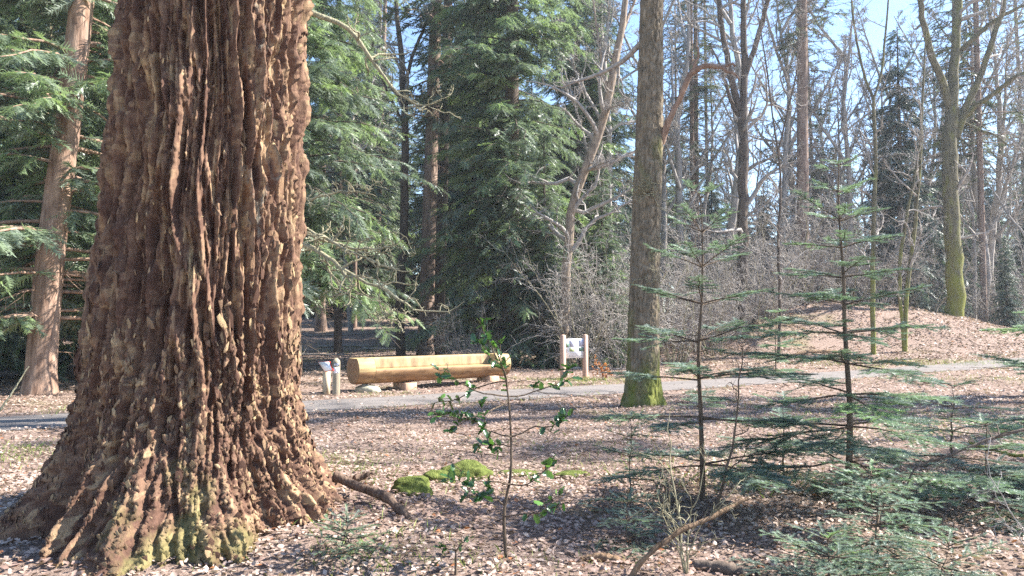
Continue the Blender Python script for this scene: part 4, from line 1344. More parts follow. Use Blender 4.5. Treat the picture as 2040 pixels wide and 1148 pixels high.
place_sapling('fir_sapling', 'tiny green fir seedling at the right foot of the great trunk', (x, y, z), sapling(rs, 0.24, 0.24, (0.0, 0), 4, 5, 0.005, 0.2, 0.4, 0.5, 0.1, 0.05, 0.03, 0.8, side_len=0.5))
x, y, z = put(2130, 7.0)
place_sapling('fir_sapling', 'broad dark young fir leaning into view at the path edge', (x, y, z), sapling(rs, 2.0, 1.35, (0.0, 0), 5, 5, 0.03, 0.1, 0.5, 0.45, 0.0, 0.2, 0.085, 0.5))
x, y, z = put(1560, 7.6)
place_sapling('fir_sapling', 'short fir seedling spreading behind the tiered young fir', (x, y, z), sapling(rs, 0.8, 0.8, (0.0, 0), 4, 4, 0.014, 0.1, 0.5, 0.45, 0.0, 0.2, 0.07, 0.5, sub=False))
x, y, z = put(1890, 8.3)
place_sapling('fir_sapling', 'low dark fir seedling beside the tiered young fir', (x, y, z), sapling(rs, 0.9, 0.95, (0.0, 0), 4, 4, 0.016, 0.1, 0.5, 0.4, 0.0, 0.2, 0.075, 0.4, sub=False))
x, y, z = put(1960, 6.3)
place_sapling('fir_sapling', 'pale wispy fir seedling beside the long arched branch', (x, y, z), sapling(rs, 0.75, 0.85, (0.0, 0), 4, 5, 0.014, 0.12, 0.5, 0.4, 0.0, 0.15, 0.065, 0.6, sub=False))
x, y, z = put(1545, 21.5)
place_sapling('fir_sapling', 'young fir growing at the near foot of the mound', (x, y, z), sapling(rs, 1.9, 0.9, (0.0, 0), 6, 5, 0.02, 0.1, 0.6, 0.5, 0.0, 0.15, 0.14, 0.6, sub=False))

# bare sapling shoots in the foreground
def shoots(name, label, px, D, stems, mat, seed, cat='shrub', cnt=7, lenf=0.35):
    r = np.random.default_rng(seed)
    o = np.array(put(px, D))
    e = empty(name, tuple(o)); tag(e, label, cat)
    for pts, r0 in stems:
        st = MB()
        Q = resample(np.array([o - [0, 0, 0.06]] + [P(*p) for p in pts]), 12, 1)
        Q[1:-1] += r.normal(size=(10, 3)) * 0.008
        R = np.linspace(r0, r0 * 0.3, 12)
        V, Fq = tubes(Q, R, 6); st.add(V - o, Fq)
        a1, b1 = grow(r, Q[None], R[None], cnt, lenf, 7, 45, 0.04, 0.25, 0.2, rtip=0.0018, minlen=0.06)
        V, Fq = tubes(a1, b1, 4); st.add(V - o, Fq)
        a2, b2 = grow(r, a1, b1, 3, 0.5, 5, 45, 0.05, 0.3, 0.2, rtip=0.0014, minlen=0.04)
        V, Fq = tubes(a2, b2, 3); st.add(V - o, Fq)
        st.build('stem', mat, e, smooth=True)
    return e
shoots('bare_shrub', 'clump of thin bare shoots behind the curved stick', 1362, 4.75, [
    ([(1350, 1050, 4.7), (1338, 940, 4.7), (1335, 820, 4.7)], 0.008), ([(1370, 1050, 4.8), (1395, 960, 4.8), (1412, 900, 4.8)], 0.006),
    ([(1358, 1080, 4.7), (1300, 1010, 4.6), (1270, 960, 4.6)], 0.005), ([(1380, 1080, 4.7), (1430, 1010, 4.7), (1470, 960, 4.7)], 0.005),
    ([(1352, 1080, 4.75), (1330, 1000, 4.75), (1318, 900, 4.75)], 0.005)], M_TWIGG, 61)
shoots('bare_sapling', 'single leaning bare sapling between the two young firs', 1412, 5.9, [
    ([(1440, 960, 5.9), (1462, 870, 5.9), (1473, 780, 5.9), (1480, 690, 5.9)], 0.013)], M_STEM, 62, 'sapling', 9, 0.25)
shoots('bare_shrub', 'pale bare twig fan reaching in at the edge of the litter', 2060, 4.9, [
    ([(2010, 1010, 4.9), (1975, 960, 4.9), (1960, 900, 4.9)], 0.006), ([(2020, 1050, 4.9), (1990, 1040, 4.9), (1960, 1050, 4.9)], 0.005)], M_TWIG, 63)

# ------------------------------------------------------------------ holly
def holly_leaf(seed):
    r = np.random.default_rng(seed)
    n = 7
    t = np.linspace(0, 1, n)
    w = 0.28 * np.sin(np.pi * np.clip(t * 0.97 + 0.02, 0, 1)) ** 0.75
    sp = np.array([0, 1, -0.45, 1, -0.45, 1, 0]) * 0.07
    V = []
    for i in range(n):
        zc = -0.16 * (t[i] - 0.3) ** 2
        ww = w[i] + sp[i] if 0 < i < n - 1 else 0.0
        V += [(t[i], ww, zc + 0.10 + 0.08 * (sp[i] > 0)), (t[i], 0, zc), (t[i], -ww, zc + 0.10 + 0.08 * (sp[i] > 0))]
    Fc = []
    for i in range(n - 1):
        a = i * 3
        Fc += [(a, a + 1, a + 4, a + 3), (a + 1, a + 2, a + 5, a + 4)]
    return np.array(V), np.array(Fc)
HL = []
for s_ in range(6):
    V, Fc = holly_leaf(s_)
    V = V * np.array([1, 1, [1, 0.6, 1.4, 0.8, 1.2, -0.5][s_]])
    HL.append(MB().add(V, Fc, [0.1, 0.35, 0.5, 0.65, 0.3, 0.95][s_]).mesh('leaf', M_HOLLY, True))
def holly(name, label, px, D, stem_px, branches, seed, leaves, lsz=0.066):
    r = np.random.default_rng(seed)
    o = np.array(put(px, D))
    e = empty(name, tuple(o)); tag(e, label, 'holly')
    sm = MB()
    Q = resample(np.array([o - [0, 0, 0.08]] + [P(*p) for p in stem_px]), 16, 1)
    V, Fq = tubes(Q - o, np.linspace(0.014, 0.004, 16), 7); sm.add(V, Fq)
    lines = []
    for b in branches:
        q_ = resample(np.array([P(*p) for p in b]), 9, 1)
        q_[1:] += np.cumsum(r.normal(size=(8, 3)) * 0.008, 0)
        lines.append(q_)
    BP = np.stack(lines); BR = np.linspace(0.006, 0.0025, 9)[None].repeat(len(lines), 0)
    V, Fq = tubes(BP - o, BR, 5); sm.add(V, Fq)
    a1, b1 = grow(r, BP, BR, 3, 0.45, 6, 42, 0.03, 0.15, 0.3, rtip=0.002, minlen=0.06)
    V, Fq = tubes(a1 - o, b1, 4); sm.add(V, Fq)
    sm.build('stem', M_STEM, e, smooth=True)
    top = Q[None, 9:]
    pool = [(BP, 0.55), (a1, 0.38), (top, 0.07)]
    for k in range(leaves):
        u = r.random()
        L = BP if u < 0.5 else (a1 if u < 0.93 else top)
        i = r.integers(len(L)); n = L.shape[1]
        t = (0.3 + 0.7 * r.random() ** 0.6) * (n - 1)
        i0 = min(int(t), n - 2)
        p = L[i, i0] + (L[i, i0 + 1] - L[i, i0]) * (t - i0)
        T = unit(L[i, i0 + 1] - L[i, i0])
        d = unit(T * 0.5 + r.normal(size=3) * 0.75 + np.array([0, 0, 0.05]))
        nn = unit(np.array([0, 0, 1.0]) + r.normal(size=3) * 0.5)
        ay = unit(np.cross(nn, d)); az = np.cross(d, ay)
        s_ = lsz * r.uniform(0.65, 1.2)
        o_ = bpy.data.objects.new('leaf', HL[int(r.integers(6)) if r.random() > 0.2 else int(r.integers(5))])
        COL.objects.link(o_); o_.parent = e
        M = Matrix(((d[0] * s_, ay[0] * s_, az[0] * s_, p[0] - o[0]), (d[1] * s_, ay[1] * s_, az[1] * s_, p[1] - o[1]), (d[2] * s_, ay[2] * s_, az[2] * s_, p[2] - o[2]), (0, 0, 0, 1)))
        o_.matrix_local = M
    return e
DH = 5.15
# leaves of a young holly are five to seven centimetres long
holly('holly', 'young holly with glossy spiny leaves before the log bench', 1010, DH,
      [(1003, 1040, DH), (1003, 1000, DH), (1018, 965, DH), (1019, 880, DH), (1014, 800, DH), (1008, 750, DH), (995, 715, DH), (985, 690, DH)],
      [[(1012, 790, DH), (960, 785, DH - .1), (920, 765, DH - .2), (890, 735, DH - .2)],
       [(1010, 760, DH), (960, 770, DH + .1), (910, 800, DH + .1), (855, 805, DH + .2)],
       [(1014, 800, DH), (960, 830, DH - .2), (910, 825, DH - .3), (870, 810, DH - .3)],
       [(1012, 790, DH), (1060, 785, DH + .1), (1100, 770, DH), (1140, 755, DH - .1)],
       [(1018, 870, DH), (980, 855, DH - .2), (945, 840, DH - .2), (920, 815, DH - .3)],
       [(1018, 870, DH), (1065, 850, DH), (1100, 845, DH - .1), (1130, 822, DH - .2)],
       [(1019, 890, DH), (980, 885, DH + .1), (950, 890, DH + .1)],
       [(1018, 965, DH), (975, 960, DH - .2), (925, 960, DH - .3), (890, 955, DH - .4)],
       [(1018, 965, DH), (1050, 965, DH - .1), (1080, 945, DH - .2), (1100, 925, DH - .2)],
       [(1003, 1005, DH), (960, 990, DH - .2), (930, 985, DH - .3)],
       [(1003, 1030, DH), (1050, 1025, DH - .2), (1090, 1015, DH - .3), (1130, 1000, DH - .3)],
       [(1010, 770, DH), (1000, 735, DH - .1), (975, 715, DH - .2), (960, 690, DH - .2)],
       [(1000, 735, DH), (985, 700, DH), (970, 660, DH), (968, 635, DH)]], 71, 260, 0.064)
holly('holly', 'tiny holly seedling low in the litter near the young holly', 910, 4.75, [(908, 1100, 4.75), (905, 1085, 4.75)],
      [[(908, 1098, 4.75), (895, 1090, 4.75), (890, 1085, 4.7)], [(908, 1098, 4.75), (918, 1085, 4.7), (925, 1080, 4.7)]], 72, 9, 0.05)

# ------------------------------------------------------------------ built things: bench, signs
def box_mb(w, d, h, bev=0.0):
    x, y = w / 2, d / 2
    mb = MB()
    if bev <= 0:
        V = [(-x, -y, 0), (x, -y, 0), (x, y, 0), (-x, y, 0), (-x, -y, h), (x, -y, h), (x, y, h), (-x, y, h)]
        Fc = [(0, 3, 2, 1), (4, 5, 6, 7), (0, 1, 5, 4), (1, 2, 6, 5), (2, 3, 7, 6), (3, 0, 4, 7)]
        return mb.add(V, Fc)
    b = bev
    ring = lambda z, i: [(-x + b + (0 if True else 0), -y + i, z)]
    pr = lambda xx, yy, c: [(-xx + c, -yy), (xx - c, -yy), (xx, -yy + c), (xx, yy - c), (xx - c, yy), (-xx + c, yy), (-xx, yy - c), (-xx, -yy + c)]
    rings = [(pr(x, y, b), 0), (pr(x, y, b), h - b), (pr(x - b, y - b, b), h)]
    V = [(p[0], p[1], z) for rr, z in rings for p in rr]
    Fc = []
    for k in range(2):
        for i in range(8):
            Fc.append((k * 8 + i, k * 8 + (i + 1) % 8, (k + 1) * 8 + (i + 1) % 8, (k + 1) * 8 + i))
    c = len(V); V.append((0, 0, h + b * 0.4))
    mb.add(V, Fc)
    mb.n -= 0
    mb.f3.append(np.array([(16 + i, 16 + (i + 1) % 8, c) for i in range(8)])); mb.m3.append(np.zeros(8, int))
    return mb

# log bench
A = P(703, 742, 17.0); B = P(1003, 735, 19.6)
A[2] = 0.49; B[2] = 0.49
L = np.linalg.norm(B - A); ax_ = (B - A) / L
R0 = 0.335
cz = (0.03, -0.03)
def sect(kind, n=120):
    """outline (y forward = away from the path, z up), as seen along +axis"""
    pts = []
    cy0, cz0 = 0.12, -0.14            # inside every section
    for i in range(n):
        a = 2 * math.pi * i / n
        dy, dz = math.cos(a), math.sin(a)
        b = cy0 * dy + cz0 * dz
        r = -b + math.sqrt(b * b - (cy0 ** 2 + cz0 ** 2 - R0 * R0))
        if kind == 'flat' or kind == 'notch':
            if dz > 1e-6:
                r = min(r, (0.262 - cz0) / dz)              # planed top
        if kind == 'notch':
            # removed: z > 0.02 and y < 0.06 + 0.32*(z-0.02)
            zs_, yb, k = 0.0, 0.02, 0.2
            if dz > 1e-6:
                rs_ = (zs_ - cz0) / dz
                ys_ = cy0 + rs_ * dy
                if ys_ < yb:
                    r = min(r, rs_)
                else:
                    den = dy - k * dz
                    if den < -1e-6:
                        rb_ = (yb + k * (cz0 - zs_) - cy0) / den
                        if rb_ > 0: r = min(r, rb_)
        if kind == 'notch' and abs(a - math.radians(125)) < math.radians(3.1):
            r *= 0.74                                       # the split along the foot of the back
        pts.append((cy0 + r * dy, cz0 + r * dz))
    return np.array(pts)
rl = np.random.default_rng(81)
e = empty('log_bench', (A[0], A[1], gz(A[0], A[1])), math.atan2(ax_[1], ax_[0]))
tag(e, 'long peeled log bench with a seat cut along it, beside the path', 'bench')
hz_ = 0.49 - gz(A[0], A[1])
ful, ntc = sect('flat'), sect('notch')
n1, n2 = 0.42, L - 0.42
def loft(secs, xs, wob=0.006):
    n = len(secs[0])
    V = []
    for s_, x_ in zip(secs, xs):
        wv = 1 + wob * perlin(np.arange(n) * 0.5, x_ * 1.3)
        V.append(np.stack([np.full(n, x_), -s_[:, 0] * -1 * wv, s_[:, 1] * wv + hz_], 1))
    V = np.concatenate(V)
    k = len(secs)
    i = np.arange(k - 1)[:, None]; j = np.arange(n)[None]
    q = np.stack([i * n + j, i * n + (j + 1) % n, (i + 1) * n + (j + 1) % n, (i + 1) * n + j], -1).reshape(-1, 4)
    return V, q, n
mid_x = list(np.linspace(n1, n2, 26))
# the middle with the seat cut
V, q, n = loft([ful] + [ntc] * 26 + [ful], [n1 - 0.002] + mid_x + [n2 + 0.002], 0.012)
mb = MB()
lower = lambda: None
mb.add(V, q)
mat_i = []
cent = V[q].mean(1)
# sawn faces (seat, back, planed top) are fresh timber, the round underside darker brown with knots
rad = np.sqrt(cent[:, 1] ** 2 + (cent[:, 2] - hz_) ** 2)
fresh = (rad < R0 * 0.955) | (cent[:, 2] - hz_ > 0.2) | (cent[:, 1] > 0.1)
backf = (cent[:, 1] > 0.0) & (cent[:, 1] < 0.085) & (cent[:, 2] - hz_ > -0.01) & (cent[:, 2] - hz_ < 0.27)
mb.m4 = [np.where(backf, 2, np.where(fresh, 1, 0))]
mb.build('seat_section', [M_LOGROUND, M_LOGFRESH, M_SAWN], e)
for (x0, x1, nm) in ((0, n1 - 0.002, 'end_section'), (n2 + 0.002, L, 'end_section')):
    V, q, n = loft([ful * 0.985, ful, ful, ful * 0.985], [x0, x0 + 0.03, x1 - 0.03, x1], 0.01)
    b = MB().add(V, q)
    cent = V[q].mean(1)
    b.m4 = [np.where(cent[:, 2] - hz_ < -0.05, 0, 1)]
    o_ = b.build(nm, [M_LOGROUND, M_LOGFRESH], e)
    xe = x0 if x0 == 0 else x1
    Ve = np.concatenate([V[:n] if x0 == 0 else V[-n:], [[xe, 0.02, hz_]]])
    fe = np.array([(i_, (i_ + 1) % n, n) if x0 else ((i_ + 1) % n, i_, n) for i_ in range(n)])
    MB().add(Ve + np.array([-0.004 if x0 == 0 else 0.004, 0, 0]), fe).build('end_face', M_LOGEND, o_)
pq = box_mb(0.16, 0.004, 0.035); pq = pq.build('plaque', M_INK, e); pq.location = (0.25, -0.226, hz_ + 0.235)
pq.rotation_euler = (math.radians(-30), 0, 0)

def lump(name, label, cat, loc, size, mat, seed, group=None, moss=None, sub=3):
    me = bpy.data.meshes.new(name)
    import bmesh
    bm = bmesh.new()
    bmesh.ops.create_icosphere(bm, subdivisions=sub, radius=1.0)
    co = np.array([v.co for v in bm.verts])
    f = 1 + 0.22 * fbm(co[:, 0] * 1.4 + seed, co[:, 1] * 1.4, co[:, 2] * 1.4, 4) + 0.05 * perlin(co[:, 0] * 9, co[:, 1] * 9, co[:, 2] * 9 + seed)
    for v, k in zip(bm.verts, f):
        v.co = Vector((v.co.x * k * size[0], v.co.y * k * size[1], v.co.z * k * size[2]))
        v.co.z = max(v.co.z, -0.3 * size[2])
    bm.to_mesh(me); bm.free()
    for p_ in me.polygons: p_.use_smooth = True
    me.materials.append(mat)
    o = mesh_obj(name, me, None, loc)
    tag(o, label, cat, group)
    return o
p = A + ax_ * 0.36
lump('boulder', 'rounded grey stone propping up the bench log', 'stone', (p[0] + 0.02, p[1] - 0.1, gz(p[0], p[1]) + 0.04), (0.30, 0.18, 0.16), M_STONE, 3)
for k, (t_, lab) in enumerate(((1.35, 'short cut timber block under the middle of the bench'), (L - 0.5, 'cut timber block under the far end of the bench'))):
    p = A + ax_ * t_
    b_ = box_mb(0.34, 0.5, 0.17, 0.012)
    o_ = b_.build('timber_block', M_BLOCK)
    o_.location = (p[0], p[1], gz(p[0], p[1]) - 0.005)
    o_.rotation_euler = (0, 0, math.atan2(ax_[1], ax_[0]) + 0.15)
    tag(o_, lab, 'block')

# info board
xl, yl, zl = put(1121, 20.6)
xr, yr, zr = put(1166.5, 20.4)
zb_ = min(zl, zr) - 0.03
e = empty('info_board', ((xl + xr) / 2, (yl + yr) / 2, zb_))
tag(e, 'info board of a printed white panel between two pinkish wooden posts', 'sign')
yaw = math.atan2(yr - yl, xr - xl)
yaw = math.radians(32)
e.rotation_euler = (0, 0, yaw)
W = math.hypot(xr - xl, yr - yl) / math.cos(yaw)
for sg in (-1, 1):
    b = box_mb(0.135, 0.135, 1.24, 0.025).build('post', M_POSTPINK, e)
    b.location = (sg * W / 2, 0, 0); b.rotation_euler = (0, 0, math.radians(3))
pw = W - 0.10
panel = box_mb(pw, 0.02, 0.53).build('panel', M_WHITE, e)
panel.location = (0, -0.01, 0.60)
def stickers(items, parent, y):
    for nm, x0, z0, w, h, mat in items:
        b = box_mb(w, 0.004, h).build(nm, mat, parent)
        b.location = (x0 + w / 2, y, z0)
pz = 0.53
h_ = pw / 2
stickers([('print', -h_ + 0.01, 0.30, 0.13, 0.13, M_PHOTO2), ('print', -h_ + 0.15, 0.18, 0.17, 0.11, M_PHOTO1), ('print', h_ - 0.18, 0.18, 0.165, 0.11, M_PHOTO2),
          ('print', -h_ + 0.155, 0.31, 0.165, 0.19, M_PRINT), ('print', h_ - 0.18, 0.31, 0.165, 0.19, M_PRINT)], panel, -0.0125)
li = []
for k in range(6): li.append(('print_line', h_ - 0.17, 0.335 + k * 0.024, 0.14 - 0.02 * (k % 3), 0.006, M_INK))
for k in range(6): li.append(('print_line', -h_ + 0.165, 0.335 + k * 0.024, 0.14 - 0.02 * (k % 2), 0.006, M_INK))
stickers(li, panel, -0.016)
stickers([('print_line', -h_ + 0.20 + k * 0.052, 0.135, 0.028, 0.014, M_INK) for k in range(6)] + [('print_line', -h_ + 0.16, 0.045, 0.025, 0.025, M_INK), ('print_line', -h_ + 0.26, 0.04, 0.025, 0.025, M_INK), ('print_line', h_ - 0.16, 0.05, 0.12, 0.008, M_INK)] +
         [('print_line', -h_ + 0.02, 0.24 - k * 0.022, 0.10, 0.006, M_INK) for k in range(5)], panel, -0.0128)

# numbered marker post
x, y, z = put(671.5, 16.4)
e = empty('marker_post', (x, y, z - 0.03), math.radians(14))
tag(e, 'squat weathered marker post with navy number 10 plate near the bench', 'post')
mb = MB()
w_ = 0.082
rings = [(w_, 0), (w_, 0.74), (w_ * 0.9, 0.78), (w_ * 0.25, 0.84)]
V = [(sx * ww, sy * ww, zz) for ww, zz in rings for sx, sy in ((-1, -1), (1, -1), (1, 1), (-1, 1))]
Fc = [(k * 4 + i_, k * 4 + (i_ + 1) % 4, (k + 1) * 4 + (i_ + 1) % 4, (k + 1) * 4 + i_) for k in range(3) for i_ in range(4)] + [(12, 13, 14, 15)]
mb.add(V, Fc).build('post', M_POSTGREY, e)
pt = box_mb(0.125, 0.006, 0.075).build('number_plate', M_NAVY, e); pt.location = (0, -w_ - 0.003, 0.655)
# digits 1 and 0
one = MB().add([(-0.038, -0.004, 0.012), (-0.024, -0.004, 0.012), (-0.024, -0.004, 0.064), (-0.038, -0.004, 0.064)], [(0, 1, 2, 3)])
one.add([(-0.038, -0.004, 0.064), (-0.050, -0.004, 0.050), (-0.050, -0.004, 0.042), (-0.038, -0.004, 0.052)], [(0, 1, 2, 3)])
one.build('digit', M_WHITE, pt)
aa = np.linspace(0, 2 * np.pi, 20, endpoint=False)
V = np.concatenate([np.stack([0.022 + 0.024 * np.cos(aa), np.full(20, -0.004), 0.038 + 0.027 * np.sin(aa)], 1), np.stack([0.022 + 0.011 * np.cos(aa), np.full(20, -0.004), 0.038 + 0.013 * np.sin(aa)], 1)])
MB().add(V, [(i_, (i_ + 1) % 20, 20 + (i_ + 1) % 20, 20 + i_) for i_ in range(20)]).build('digit', M_WHITE, pt)
pt = box_mb(0.115, 0.006, 0.135).build('white_plate', M_WHITE, e); pt.location = (0, -w_ - 0.003, 0.505)
stickers([('print_line', -0.045 + 0.0 * k, 0.018 + k * 0.03, 0.05 + 0.012 * (k % 3), 0.01, M_PRINT) for k in range(4)] + [('print_line', 0.018, 0.018 + k * 0.03, 0.028, 0.012, M_PRINT) for k in range(4)], pt, -0.005)

# small lectern
x, y, z = put(652, 16.55)
e = empty('info_lectern', (x, y, z - 0.03), 0)
tag(e, 'low tilted white reading panel with red edge on a pale post', 'sign')
ps = box_mb(0.125, 0.125, 0.56, 0.0).build('post', M_POSTPALE, e); ps.rotation_euler = (0, 0, math.radians(40))
o_ = np.array([x, y, z - 0.03])
ca, cb, cc, cd = P(633, 721, 16.62) - o_, P(656, 720, 16.42) - o_, P(663, 738, 16.24) - o_, P(647, 741, 16.44) - o_
nn = unit(np.cross(cb - ca, cd - ca))
if nn[2] < 0: nn = -nn
bx8 = lambda a, b, c, d, t0, t1: MB().add([a + nn * t0, b + nn * t0, c + nn * t0, d + nn * t0, a + nn * t1, b + nn * t1, c + nn * t1, d + nn * t1], [(0, 3, 2, 1), (4, 5, 6, 7), (0, 1, 5, 4), (1, 2, 6, 5), (2, 3, 7, 6), (3, 0, 4, 7)])
bx8(ca, cb, cc, cd, -0.03, 0.0).build('panel_tray', M_RED, e)
ctr = (ca + cb + cc + cd) / 4
sh = lambda p_: ctr + (p_ - ctr) * 0.92
bx8(sh(ca), sh(cb), sh(cc), sh(cd), 0.001, 0.006).build('panel', M_WHITE, e)
s2 = lambda p_: ctr + (cb - ca + ca - cd) * 0.12 + (p_ - ctr) * 0.30
bx8(s2(ca), s2(cb), s2(cc), s2(cd), 0.0065, 0.008).build('print', M_PRINT, e)

# ------------------------------------------------------------------ stones with moss, dead wood
for k, (px, D, sz, lab) in enumerate([(930, 7.75, (0.27, 0.20, 0.14), 'large hummock of bright yellow-green moss behind the young holly'),
                                      (872, 7.3, (0.17, 0.14, 0.10), 'low moss cushion against the large bright hummock'),
                                      (1030, 8.0, (0.24, 0.16, 0.035), 'flat moss mat stretching behind the holly stem'),
                                      (822, 6.6, (0.19, 0.15, 0.13), 'small round moss hummock beside the dead branch'),
                                      (1140, 7.9, (0.20, 0.12, 0.05), 'thin moss patch in the litter past the holly')]):
    x, y, z = put(px, D)
    lump('moss_hummock', lab, 'moss', (x, y, z), sz, M_MOSS, 20 + 3 * k, sub=4)

def stick(name, label, pts, rad, mat, seed, cat='branch', k=8, wob=0.01, side=0):
    r = np.random.default_rng(seed)
    Q = resample(np.array(pts), 20, 1)
    o = Q[0].copy()
    Q[1:-1] += np.cumsum(r.normal(size=(18, 3)), 0) * wob * 0.25 + r.normal(size=(18, 3)) * wob * 0.3
    R = np.interp(np.linspace(0, 1, 20), np.linspace(0, 1, len(rad)), rad) * (1 + 0.1 * r.normal(size=20))
    mb = MB()
    V, Fq = tubes(Q - o, R, k); mb.add(V, Fq)
    for en, idx in ((0, 0), (19, 1)):
        c = len(V)
    mb.add(np.concatenate([V[:k], [Q[0] - o]]), [((i_ + 1) % k, i_, k) for i_ in range(k)])
    mb.add(np.concatenate([V[-k:], [Q[-1] - o]]), [(i_, (i_ + 1) % k, k) for i_ in range(k)])
    if side:
        a1, b1 = grow(r, Q[None] - o, R[None], side, 0.25, 6, 50, 0.0, 0.3, 0.2, rtip=0.002)
        V, Fq = tubes(a1, b1, 4); mb.add(V, Fq)
    ob = mb.build(name, mat, None, smooth=True)
    ob.location = o
    tag(ob, label, cat)
    return ob
def gp(px, D, up=0.0):
    x, y, z = put(px, D)
    return (x, y, z + up)
stick('fallen_branch', 'thick dark dead branch lying out from the great trunk foot', [gp(672, 6.15, 0.15), gp(720, 6.05, 0.10), gp(770, 5.95, 0.09), gp(795, 5.85, 0.05), gp(826, 5.75, -0.02)], [0.045, 0.036, 0.042, 0.04, 0.025], M_OLDWOOD, 1)
stick('fallen_branch', 'short broken stub branch beside the great trunk foot', [gp(690, 6.5, 0.06), gp(715, 6.5, 0.08), gp(748, 6.5, 0.14)], [0.03, 0.035, 0.012], M_OLDWOOD, 2)
stick('curved_stick', 'long bare curved stick propped up among the thin shoots', [np.array(gp(1245, 4.62, -0.02)), P(1290, 1100, 4.6), P(1355, 1055, 4.65), P(1420, 1030, 4.7), P(1492, 993, 4.75)], [0.015, 0.017, 0.017, 0.015, 0.010], M_WOOD, 3, 'stick', wob=0.006)
stick('fallen_branch', 'dark half-buried log under the clump of thin shoots', [gp(1375, 4.95, 0.0), gp(1440, 4.85, 0.02), gp(1520, 4.75, 0.0)], [0.045, 0.05, 0.03], M_DARKBARK, 4)
stick('fallen_branch', 'weathered broken branch on litter left of the thin shoots', [gp(1150, 5.1, 0.0), gp(1200, 5.1, 0.04), gp(1275, 5.0, 0.0)], [0.02, 0.035, 0.025], M_WOOD, 5)
stick('fallen_branch', 'reddish fallen stem lying on the near slope of the mound', [gp(1575, 29.5, 0.08), gp(1610, 29.9, 0.16), gp(1665, 30.5, 0.10)], [0.07, 0.075, 0.04], M_WOOD, 6)
stick('fallen_branch', 'thin mossy branch lying in litter beside the dark young fir', [gp(1925, 9.4, 0.05), gp(1970, 9.0, 0.06), gp(2030, 8.6, 0.05)], [0.02, 0.022, 0.02], M_MOSSY, 7, side=4)
stick('fallen_branch', 'long thin arched branch above litter beside the feathery fir', [np.array(gp(1760, 5.6, 0.0)), P(1820, 930, 5.6), P(1900, 905, 5.6), P(1960, 875, 5.6), P(2060, 850, 5.6)], [0.004, 0.006, 0.008, 0.01, 0.012], M_DARKBARK, 8, side=6)
stick('fallen_branch', 'pale stick leaning up from the litter before the reddish fir', [np.array(gp(-5, 12.5, 0)), P(20, 790, 12.6), P(58, 730, 12.8)], [0.018, 0.015, 0.008], M_TWIGG, 9)
for k, (px, D, l_) in enumerate([(640, 31, 3), (720, 36, 4), (780, 34, 3), (820, 40, 4), (690, 42, 5), (930, 26, 2), (1190, 24, 2)]):
    x, y, z = put(px, D)
    a_ = rb.uniform(-0.5, 0.5)
    q = [(x + l_ * (t_ - 0.5) * math.cos(a_), y + l_ * (t_ - 0.5) * math.sin(a_)) for t_ in (0, 0.5, 1)]
    o_ = stick('fallen_branch', 'brushwood branch lying on the shaded forest floor behind the bench', [(a, b, gz(a, b) + 0.06) for a, b in q], [0.05, 0.04, 0.02], M_TWIG, 30 + k, side=8)
    o_['group'] = 'brushwood branches behind the bench'

# low dead brash and brushwood behind the info board
# copper beech seedling by the info board
r = np.random.default_rng(17)
o = np.array(put(1200, 20.2))
e = empty('beech_seedling', tuple(o)); e.scale = (0.75, 0.75, 0.75); tag(e, 'low beech seedling holding copper-orange dead leaves beside the info board', 'seedling')
SP = np.stack([np.stack([np.array([0, 0, -0.05]) + np.array([sx, sy, 1.0]) * t_ * h for t_ in np.linspace(0, 1, 6)]) for sx, sy, h in ((-0.35, 0, 0.9), (0.2, 0.1, 0.55), (0.7, -0.1, 0.4), (-0.1, 0.2, 0.6))])
SR = np.linspace(0.01, 0.004, 6)[None].repeat(4, 0)
st = MB(); V, Fq = tubes(SP, SR, 4); st.add(V, Fq)
a1, b1 = grow(r, SP, SR, 7, 0.5, 5, 55, 0, 0.2, 0.2); V, Fq = tubes(a1, b1, 3); st.add(V, Fq)
st.build('stem', M_TWIG, e)
lv = MB()
tv = np.array([(0, 0, 0), (0.45, 0.32, 0.08), (1, 0, 0), (0.45, -0.32, 0.08)]); tf = np.array([(0, 2, 1), (0, 3, 2)])
ids = r.integers(0, len(a1), 330); pos = a1[ids, r.integers(1, 5, 330)]
d = unit(r.normal(size=(330, 3)) + [0, 0, -0.4]); ay = unit(np.cross(r.normal(size=(330, 3)), d)); az = np.cross(d, ay)
V, Fi, rr = instance(tv, tf, pos, d * 0.07, ay * 0.07, az * 0.07, r.random(330)); lv.add(V, Fi, rr)
tag(lv.build('leaves', M_BEECH, e), kind='stuff')

# ------------------------------------------------------------------ leaf litter, grass, sprouts
def leaf_shape(kind):
    if kind == 0:      # beech
        o_ = [(0, 0), (0.45, 0.30), (1, 0)]
    elif kind == 1:    # oak, lobed
        o_ = [(0, 0), (0.35, 0.26), (0.5, 0.14), (0.72, 0.28), (1, 0)]
    else:              # broad curled
        o_ = [(0, 0), (0.3, 0.34), (0.65, 0.32), (1, 0)]
    n = len(o_)
    V, T = [], []
    for i_, (x, w) in enumerate(o_):
        zc = 0.22 * (x - 0.5) ** 2 * (1 if kind != 2 else 2)
        V += [(x - 0.5, w, zc + 0.5 * w * (0.5 + 0.4 * kind)), (x - 0.5, 0, zc), (x - 0.5, -w, zc + 0.35 * w)]
    for i_ in range(n - 1):
        a = i_ * 3
        T += [(a, a + 1, a + 4), (a, a + 4, a + 3), (a + 1, a + 2, a + 5), (a + 1, a + 5, a + 4)]
    return np.array(V, float), np.array(T)
LS = [leaf_shape(k) for k in range(3)]
LS_LO = (np.array([(-0.5, 0, 0.05), (0, 0.27, 0.12), (0.5, 0, 0.05), (0, -0.27, 0.06)]), np.array([(0, 2, 1), (0, 3, 2)]))
rl = np.random.default_rng(500)
